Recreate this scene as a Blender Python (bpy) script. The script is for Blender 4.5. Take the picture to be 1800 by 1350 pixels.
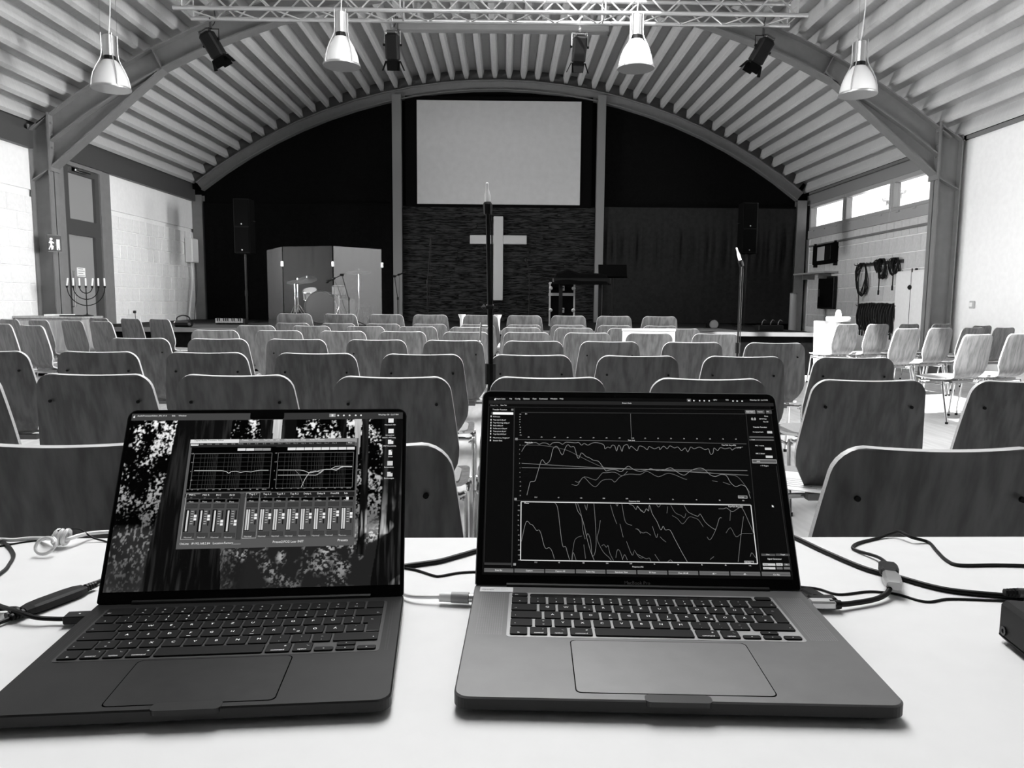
import bpy, bmesh, math, random
import numpy as np
from mathutils import Vector, Matrix
for o in list(bpy.data.objects): bpy.data.objects.remove(o)
SC = bpy.context.scene; COL = SC.collection
random.seed(7)
# ------------------------------------------------------------------ camera
EYE = 1.07
_p, _y, _r = .1088, .0104, .0081
cp, sp, cy, sy = math.cos(_p), math.sin(_p), math.cos(_y), math.sin(_y)
fwd = Vector((sy*cp, cy*cp, -sp)); rt = Vector((cy, -sy, 0)); up = rt.cross(fwd)
c_, s_ = math.cos(_r), math.sin(_r)
RT = rt*c_ + up*s_; UP = up*c_ - rt*s_
cam = bpy.data.cameras.new('camera'); cam.sensor_width = 36; cam.lens = 36*1314/1800
cam.clip_start = .02; cam.clip_end = 200
camo = bpy.data.objects.new('camera', cam); COL.objects.link(camo)
M = Matrix((RT, UP, -fwd)).transposed().to_4x4(); M.translation = (0, 0, EYE)
camo.matrix_world = M; SC.camera = camo
# ------------------------------------------------------------------ light and exposure
SC.view_settings.view_transform = 'Standard'; SC.view_settings.look = 'None'
SC.view_settings.gamma = 1; SC.view_settings.use_curve_mapping = False
SC.view_settings.exposure = 0.0
W = bpy.data.worlds.new('sky'); SC.world = W; W.use_nodes = True
bg = W.node_tree.nodes['Background']; bg.inputs[0].default_value = (1, 1, 1, 1); bg.inputs[1].default_value = 2.2
def lamp(name, kind, loc, energy, size=None, sizey=None, target=None, **kw):
    l = bpy.data.lights.new(name, kind); l.energy = energy
    if kind == 'AREA':
        l.shape = 'RECTANGLE'; l.size = size; l.size_y = sizey or size
    for k, v in kw.items(): setattr(l, k, v)
    o = bpy.data.objects.new(name, l); COL.objects.link(o); o.location = loc
    if target is not None:
        o.rotation_euler = (Vector(target)-Vector(loc)).to_track_quat('-Z', 'Y').to_euler()
    return o
lamp('sun', 'SUN', (0, 0, 20), 22, target=(3.5, 5.0, 20-7.9), angle=.02)
lamp('skylight_strip', 'AREA', (-.2, 4.7, 5.72), 510, 1.8, 5.6, target=(-.2, 4.9, 0))
lamp('window_left_near', 'AREA', (-6.55, 5.0, 3.0), 115, .8, 5.0, target=(6.5, 7.6, 3.3), spread=1.05)  # added fill lamp out of view, brightens the right wall and roof
lamp('window_right_near', 'AREA', (6.45, 5.0, 3.1), 215, .8, 5.0, target=(-6.7, 8.2, 2.9), spread=1.05)  # added narrow-beam fill lamp out of view, brightens the left wall
lamp('window_right_middle', 'AREA', (6.4, 7.2, 2.9), 75, .7, 2.6, target=(-6.7, 13.0, 2.3), spread=.75)  # second added fill lamp out of view, for the far left wall
lamp('window_right_far', 'AREA', (6.9, 13.5, 2.95), 800, .8, 4.6, target=(-6.7, 13.7, 2.5), spread=1.9)
lamp('door_left_far', 'AREA', (-6.6, 12.2, 1.9), 190, 2.0, 1.0, target=(6.5, 13.0, 2.2), spread=1.9)
# ------------------------------------------------------------------ materials
def srgb(v):
    v /= 255.0
    return v/12.92 if v <= .04045 else ((v+.055)/1.055)**2.4
MATS = {}
def mat(name, g, rough=.5, metal=0, emit=0, noise=None, bump=None, spec=None, alpha=None, trans=0, coat=0):
    if name in MATS: return MATS[name]
    m = bpy.data.materials.new(name); m.use_nodes = True; nt = m.node_tree
    b = nt.nodes['Principled BSDF']; col = (g, g, g, 1)
    b.inputs['Base Color'].default_value = col; b.inputs['Roughness'].default_value = rough
    b.inputs['Metallic'].default_value = metal
    if spec is not None: b.inputs['Specular IOR Level'].default_value = spec
    if coat: b.inputs['Coat Weight'].default_value = coat
    if trans: b.inputs['Transmission Weight'].default_value = trans
    if alpha is not None: b.inputs['Alpha'].default_value = alpha
    if emit:
        b.inputs['Emission Color'].default_value = (1, 1, 1, 1); b.inputs['Emission Strength'].default_value = emit
    if noise or bump:
        tc = nt.nodes.new('ShaderNodeTexCoord')
    if noise:
        s, amt = noise[0], noise[1]
        n = nt.nodes.new('ShaderNodeTexNoise'); n.inputs['Detail'].default_value = 6
        mp = nt.nodes.new('ShaderNodeMapping'); mp.inputs['Scale'].default_value = s if isinstance(s, tuple) else (s, s, s)
        r = nt.nodes.new('ShaderNodeValToRGB')
        lo, hi = max(0, g*(1-amt)), min(1, g*(1+amt))
        r.color_ramp.elements[0].color = (lo, lo, lo, 1); r.color_ramp.elements[1].color = (hi, hi, hi, 1)
        r.color_ramp.elements[0].position = .3; r.color_ramp.elements[1].position = .7
        nt.links.new(tc.outputs['Object'], mp.inputs[0]); nt.links.new(mp.outputs[0], n.inputs['Vector'])
        nt.links.new(n.outputs['Fac'], r.inputs[0]); nt.links.new(r.outputs[0], b.inputs['Base Color'])
    if bump:
        n2 = nt.nodes.new('ShaderNodeTexNoise'); n2.inputs['Scale'].default_value = bump[0]
        bp = nt.nodes.new('ShaderNodeBump'); bp.inputs['Strength'].default_value = bump[1]; bp.inputs['Distance'].default_value = .01
        nt.links.new(tc.outputs['Object'], n2.inputs['Vector']); nt.links.new(n2.outputs['Fac'], bp.inputs['Height'])
        nt.links.new(bp.outputs[0], b.inputs['Normal'])
    MATS[name] = m
    return m
def wood(name, lo, hi, rough=.35, axis='Z', sc=1.0, spec=.4):
    """straight veneer grain with cathedral figure, shifted per object"""
    m = bpy.data.materials.new(name); m.use_nodes = True; nt = m.node_tree; L = nt.links.new
    b = nt.nodes['Principled BSDF']; b.inputs['Roughness'].default_value = rough; b.inputs['Specular IOR Level'].default_value = spec
    tc = nt.nodes.new('ShaderNodeTexCoord'); oi = nt.nodes.new('ShaderNodeObjectInfo')
    ml = nt.nodes.new('ShaderNodeMath'); ml.operation = 'MULTIPLY'; ml.inputs[1].default_value = 37.0
    L(oi.outputs['Random'], ml.inputs[0])
    ad = nt.nodes.new('ShaderNodeVectorMath'); ad.operation = 'ADD'
    L(tc.outputs['Object'], ad.inputs[0]); L(ml.outputs[0], ad.inputs[1])
    mp = nt.nodes.new('ShaderNodeMapping')
    mp.inputs['Scale'].default_value = {'Z': (7*sc, 7*sc, .8*sc), 'X': (.8*sc, 7*sc, 7*sc), 'Y': (7*sc, .8*sc, 7*sc)}[axis]
    L(ad.outputs[0], mp.inputs[0])
    n = nt.nodes.new('ShaderNodeTexNoise'); n.inputs['Scale'].default_value = .9; n.inputs['Detail'].default_value = 2
    L(mp.outputs[0], n.inputs['Vector'])
    wv = nt.nodes.new('ShaderNodeMath'); wv.operation = 'MULTIPLY'; wv.inputs[1].default_value = 38
    L(n.outputs['Fac'], wv.inputs[0])
    sn = nt.nodes.new('ShaderNodeMath'); sn.operation = 'SINE'; L(wv.outputs[0], sn.inputs[0])
    n3 = nt.nodes.new('ShaderNodeTexNoise'); n3.inputs['Scale'].default_value = 9; n3.inputs['Detail'].default_value = 3
    L(mp.outputs[0], n3.inputs['Vector'])
    mix = nt.nodes.new('ShaderNodeMath'); mix.operation = 'MULTIPLY_ADD'; mix.inputs[1].default_value = .17
    L(sn.outputs[0], mix.inputs[0]); L(n3.outputs['Fac'], mix.inputs[2])
    r = nt.nodes.new('ShaderNodeValToRGB'); r.color_ramp.elements[0].position = .25; r.color_ramp.elements[1].position = .75
    r.color_ramp.elements[0].color = (lo, lo, lo, 1); r.color_ramp.elements[1].color = (hi, hi, hi, 1)
    L(mix.outputs[0], r.inputs[0]); L(r.outputs[0], b.inputs['Base Color'])
    MATS[name] = m
    return m
def emitter(name):
    """a display surface: gives off the colour stored on its faces"""
    m = bpy.data.materials.new(name); m.use_nodes = True; nt = m.node_tree
    b = nt.nodes['Principled BSDF']; b.inputs['Base Color'].default_value = (.004, .004, .004, 1); b.inputs['Roughness'].default_value = .25
    b.inputs['Specular IOR Level'].default_value = .08
    a = nt.nodes.new('ShaderNodeVertexColor'); a.layer_name = 'shade'
    nt.links.new(a.outputs[0], b.inputs['Emission Color']); b.inputs['Emission Strength'].default_value = 1.0
    MATS[name] = m
    return m
def glass(name, clear, gloss, rough=.03, tint=.9, body=.0, bodyg=.5):
    m = bpy.data.materials.new(name); m.use_nodes = True; nt = m.node_tree; L = nt.links.new
    for n in list(nt.nodes): nt.nodes.remove(n)
    out = nt.nodes.new('ShaderNodeOutputMaterial')
    t = nt.nodes.new('ShaderNodeBsdfTransparent'); t.inputs[0].default_value = (tint, tint, tint, 1)
    g = nt.nodes.new('ShaderNodeBsdfGlossy'); g.inputs['Roughness'].default_value = rough
    d = nt.nodes.new('ShaderNodeBsdfDiffuse'); d.inputs[0].default_value = (bodyg, bodyg, bodyg, 1)
    m1 = nt.nodes.new('ShaderNodeMixShader'); m1.inputs[0].default_value = body
    m2 = nt.nodes.new('ShaderNodeMixShader'); m2.inputs[0].default_value = gloss
    L(t.outputs[0], m1.inputs[1]); L(d.outputs[0], m1.inputs[2]); L(m1.outputs[0], m2.inputs[1]); L(g.outputs[0], m2.inputs[2]); L(m2.outputs[0], out.inputs[0])
    MATS[name] = m
    return m
white_paint = mat('white_paint', .82, .6, noise=(3, .03))
block_paint = mat('block_paint', .78, .7, noise=(5, .05), bump=(60, .25))
mortar = mat('mortar', .88, .8)
block_grey = mat('block_grey', .56, .7, noise=(5, .06), bump=(60, .25))
mortar_pale = mat('mortar_pale', .9, .8)
steel = mat('steel_paint', .18, .5, noise=(2, .06))
steel_dark = mat('steel_dark', .06, .5)
sheet = mat('roof_sheet', .54, .42, noise=((.5, 8, .5), .05))
black_cloth = mat('black_cloth', .006, .95, spec=0, noise=(4, .25))
black_cloth2 = mat('black_cloth2', .02, .85, spec=.1, noise=(3, .2))
black = mat('black_plastic', .006, .45, spec=.2)
black_matte = mat('black_matte', .003, .85, spec=.05)
black_gloss = mat('black_gloss', .006, .12)
chrome = mat('chrome', .75, .12, 1)
alu = mat('bright_aluminium', .62, .35, .7)
floor_m = wood('floor_laminate', .48, .60, .38, 'Y', .6)
chair_wood = wood('chair_veneer', .095, .172, .42)
chair_edge = mat('ply_edge', .62, .5, noise=((2, 2, 120), .15))
fabric = mat('grey_felt', .30, .9, noise=(90, .15))
table_top = mat('table_laminate', .80, .55, noise=(6, .015), spec=.25)
dark_wood = wood('dark_plank', .0015, .042, .8, 'X', 1.6, .05)
lam_wood = wood('pale_wood', .30, .42, .5, 'Z')
silver = mat('silver_aluminium', .14, .5, .75, noise=(7, .05))
silver_edge = mat('silver_edge', .5, .35, .8)
base_edge = mat('base_edge', .012, .4, spec=.3)  # shade on the laptop base sides, put into a near-black colour
groove = mat('groove', .002, .9, spec=0)
space = mat('dark_aluminium', .015, .5, .6, noise=(9, .10))
space_pad = mat('dark_trackpad', .016, .46, .6, noise=(12, .18))
key_m = mat('key_black', .006, .5, spec=.15)
legend = mat('key_legend', .8, .5, emit=.55)
well_s = mat('key_well_silver', .40, .4, .6)
well_d = mat('key_well_dark', .05, .5, .5)
white_plastic = mat('white_plastic', .80, .4)
grey_plastic = mat('grey_plastic', .32, .5)
rubber = mat('black_rubber', .006, .5, spec=.25)
paper = mat('paper', .85, .7)
screen_m = emitter('display')
screen_canvas = mat('projection_canvas', .54, .8, noise=(1.5, .04))
opal = mat('opal_glass', .85, .25, trans=.25)
win_glass = glass('window_glass', .9, .06)
door_glass = glass('door_glass', .5, .10, .15, .35, .75, .36)
acrylic = glass('acrylic', .8, .04, .2, .92, .012, .5)
acrylic_reflection = glass('acrylic_hazy', .8, .10, .38, .85, .17, .6)  # reflection on the third shield panel, painted in as a paler body
# ------------------------------------------------------------------ mesh building
class MB:
    def __init__(s): s.v = []; s.f = []; s.m = []
    def add(s, vs, fs, m=0):
        n = len(s.v); s.v += [tuple(v) for v in vs]
        for f in fs: s.f.append(tuple(i+n for i in f)); s.m.append(m)
        return s
    def box(s, x0, x1, y0, y1, z0, z1, m=0, tf=None):
        vs = [Vector(p) for p in ((x0,y0,z0),(x1,y0,z0),(x1,y1,z0),(x0,y1,z0),(x0,y0,z1),(x1,y0,z1),(x1,y1,z1),(x0,y1,z1))]
        if tf: vs = [tf @ v for v in vs]
        return s.add(vs, [(0,3,2,1),(4,5,6,7),(0,1,5,4),(1,2,6,5),(2,3,7,6),(3,0,4,7)], m)
    def bbox(s, x0, x1, y0, y1, z0, z1, b, m=0, tf=None):
        """box with chamfered edges"""
        vs = []; 
        for sx, X, Xi in ((0,x0,x0+b),(1,x1,x1-b)):
            for sy_, Y, Yi in ((0,y0,y0+b),(1,y1,y1-b)):
                for sz, Z, Zi in ((0,z0,z0+b),(1,z1,z1-b)):
                    vs += [(X,Yi,Zi),(Xi,Y,Zi),(Xi,Yi,Z)]
        bm = bmesh.new(); 
        for v in vs: bm.verts.new(v)
        r = bmesh.ops.convex_hull(bm, input=bm.verts[:])
        bmesh.ops.dissolve_limit(bm, angle_limit=.01, verts=bm.verts[:], edges=bm.edges[:])
        bm.verts.index_update(); P = [v.co.copy() for v in bm.verts]; F = [[v.index for v in f.verts] for f in bm.faces]; bm.free()
        if tf: P = [tf @ v for v in P]
        return s.add(P, F, m)
    def cyl(s, a, b, r0, r1=None, n=12, m=0, caps=True):
        r1 = r0 if r1 is None else r1; a = Vector(a); b = Vector(b); d = (b-a).normalized()
        u = d.orthogonal().normalized(); w = d.cross(u); vs = []
        for P, r in ((a, r0), (b, r1)):
            for i in range(n):
                t = 2*math.pi*i/n; vs.append(P+(u*math.cos(t)+w*math.sin(t))*r)
        fs = [(i, (i+1) % n, n+(i+1) % n, n+i) for i in range(n)]
        if caps: fs += [tuple(range(n-1, -1, -1)), tuple(range(n, 2*n))]
        return s.add(vs, fs, m)
    def tube(s, pts, r, n=8, m=0, smooth=0, closed=False):
        P = [Vector(p) for p in pts]
        if smooth: P = spline(P, smooth)
        N = len(P); vs = []; u = None
        for i in range(N):
            if closed: d = (P[(i+1) % N]-P[i-1]).normalized()
            else: d = (P[min(i+1, N-1)]-P[max(i-1, 0)]).normalized()
            if u is None: u = d.orthogonal().normalized()
            u = (u-d*u.dot(d)).normalized(); w = d.cross(u)
            rr = r[i] if isinstance(r, (list, tuple)) else r
            for k in range(n):
                t = 2*math.pi*k/n; vs.append(P[i]+(u*math.cos(t)+w*math.sin(t))*rr)
        fs = []
        for i in range(N if closed else N-1):
            for k in range(n):
                a, b = i*n+k, i*n+(k+1) % n; j = (i+1) % N
                fs.append((a, b, j*n+(k+1) % n, j*n+k))
        if not closed: fs += [tuple(range(n-1, -1, -1)), tuple(range((N-1)*n, N*n))]
        return s.add(vs, fs, m)
    def lathe(s, prof, c=(0,0,0), n=20, m=0, tf=None):
        vs = []
        for r, z in prof:
            for k in range(n):
                t = 2*math.pi*k/n; v = Vector((r*math.cos(t), r*math.sin(t), z))
                v = (tf @ v) if tf else v
                vs.append(v+Vector(c))
        fs = []
        for i in range(len(prof)-1):
            for k in range(n): fs.append((i*n+k, i*n+(k+1) % n, (i+1)*n+(k+1) % n, (i+1)*n+k))
        if prof[0][0] > 1e-5: fs.append(tuple(range(n-1, -1, -1)))
        if prof[-1][0] > 1e-5: fs.append(tuple(range((len(prof)-1)*n, len(prof)*n)))
        return s.add(vs, fs, m)
    def prism(s, poly, fn, h0, h1, m=0):
        """polygon (a,b) swept from h0 to h1; fn(a,b,h) -> xyz"""
        n = len(poly); vs = [fn(a, b, h0) for a, b in poly]+[fn(a, b, h1) for a, b in poly]
        return s.add(vs, [tuple(range(n-1, -1, -1)), tuple(range(n, 2*n))]+[(i, (i+1) % n, n+(i+1) % n, n+i) for i in range(n)], m)
    def build(s, name, mats, parent=None, loc=None, smooth=False, kind=None):
        me = bpy.data.meshes.new(name); me.from_pydata(s.v, [], s.f)
        for mm in (mats if isinstance(mats, (list, tuple)) else [mats]): me.materials.append(mm)
        if len(me.materials) > 1: me.polygons.foreach_set('material_index', s.m)
        bm = bmesh.new(); bm.from_mesh(me); bmesh.ops.recalc_face_normals(bm, faces=bm.faces[:]); bm.to_mesh(me); bm.free()
        if smooth:
            me.polygons.foreach_set('use_smooth', [True]*len(me.polygons)); me.set_sharp_from_angle(angle=math.radians(38))
        return link(name, me, parent, loc, kind)
def link(name, me, parent=None, loc=None, kind=None):
    o = bpy.data.objects.new(name, me); COL.objects.link(o)
    if parent: o.parent = parent
    if loc is not None: o.location = loc
    if kind: o['kind'] = kind
    return o
def spline(P, k):
    out = []
    for i in range(len(P)-1):
        p0 = P[max(i-1, 0)]; p1 = P[i]; p2 = P[i+1]; p3 = P[min(i+2, len(P)-1)]
        for j in range(k):
            t = j/k
            out.append(.5*((2*p1)+(p2-p0)*t+(2*p0-5*p1+4*p2-p3)*t*t+(3*p1-p0-3*p2+p3)*t**3))
    out.append(P[-1]); return out
def rrect(w, d, r, n=6, cx=0, cy=0):
    """rounded rectangle outline"""
    out = []
    for (sx, sy_, a0) in ((1,1,0),(-1,1,90),(-1,-1,180),(1,-1,270)):
        for i in range(n+1):
            a = math.radians(a0+90*i/n); out.append((cx+sx*(w/2-r)+r*math.cos(a), cy+sy_*(d/2-r)+r*math.sin(a)))
    return out
def thing(name, label, cat, loc=(0,0,0), rz=0, group=None):
    o = bpy.data.objects.new(name, None); COL.objects.link(o); o.empty_display_size = .05
    o.location = loc; o.rotation_euler = (0, 0, rz)
    return tag(o, label, cat, group)
def tag(o, label, cat, group=None):
    o['label'] = label; o['category'] = cat
    if group: o['group'] = group
    return o
def dup(root, loc, rz, label, group=None, skip=()):
    r = root.copy(); COL.objects.link(r); r.location = loc; r.rotation_euler = (0, 0, rz); r['label'] = label
    if group: r['group'] = group
    for ch in list(root.children):
        if ch.name.split('.')[0] in skip: continue
        c = ch.copy(); COL.objects.link(c); c.parent = r
        for g in list(ch.children):
            d = g.copy(); COL.objects.link(d); d.parent = c
    return r
def struct(name, mb, m, parent=None, smooth=False):
    return mb.build(name, m, parent, smooth=smooth, kind=None if parent else 'structure')
# ------------------------------------------------------------------ lettering
_CH = sorted(set("ABCDEFGHIJKLMNOPQRSTUVWXYZabcdefghijklmnopqrstuvwxyz0123456789.,:;-_+#!?/()%<>^'&$=\u00c4\u00d6\u00dc\u00df\u00a7\"@*"))
GLYPH = {}
def _glyphs():
    obs = []
    for ch in _CH:
        for s in (ch, '|'+ch+'|'):
            cu = bpy.data.curves.new('t', 'FONT'); cu.body = s; cu.size = 1; cu.resolution_u = 2
            o = bpy.data.objects.new('t', cu); COL.objects.link(o); obs.append((ch, s, o))
    cu = bpy.data.curves.new('t', 'FONT'); cu.body = '||'; cu.size = 1; o = bpy.data.objects.new('t', cu); COL.objects.link(o); obs.append(('', '||', o))
    dg = bpy.context.evaluated_depsgraph_get(); dg.update()
    wid = {}
    for ch, s, o in obs:
        me = bpy.data.meshes.new_from_object(o.evaluated_get(dg))
        if s == ch: GLYPH[ch] = [[tuple(v.co[:2]) for v in me.vertices], [tuple(p.vertices) for p in me.polygons], 0]
        xs = [v.co.x for v in me.vertices]; wid[s] = max(xs)-min(xs)
        bpy.data.meshes.remove(me)
    for ch in _CH: GLYPH[ch][2] = wid['|'+ch+'|']-wid['||']
    for ch, s, o in obs:
        cu = o.data; bpy.data.objects.remove(o); bpy.data.curves.remove(cu)
_glyphs()
def text(mb, s, fn, h, m=0, center=False):
    """letters of cap height h; fn(a,b) -> xyz"""
    k = h/.70; w = sum(GLYPH[c][2] if c in GLYPH else .28 for c in s)*k
    x = -w/2 if center else 0
    for c in s:
        if c in GLYPH:
            vs, fs, a = GLYPH[c]; mb.add([fn(x+p[0]*k, p[1]*k) for p in vs], fs, m); x += a*k
        else: x += .28*k
    return w
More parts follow.
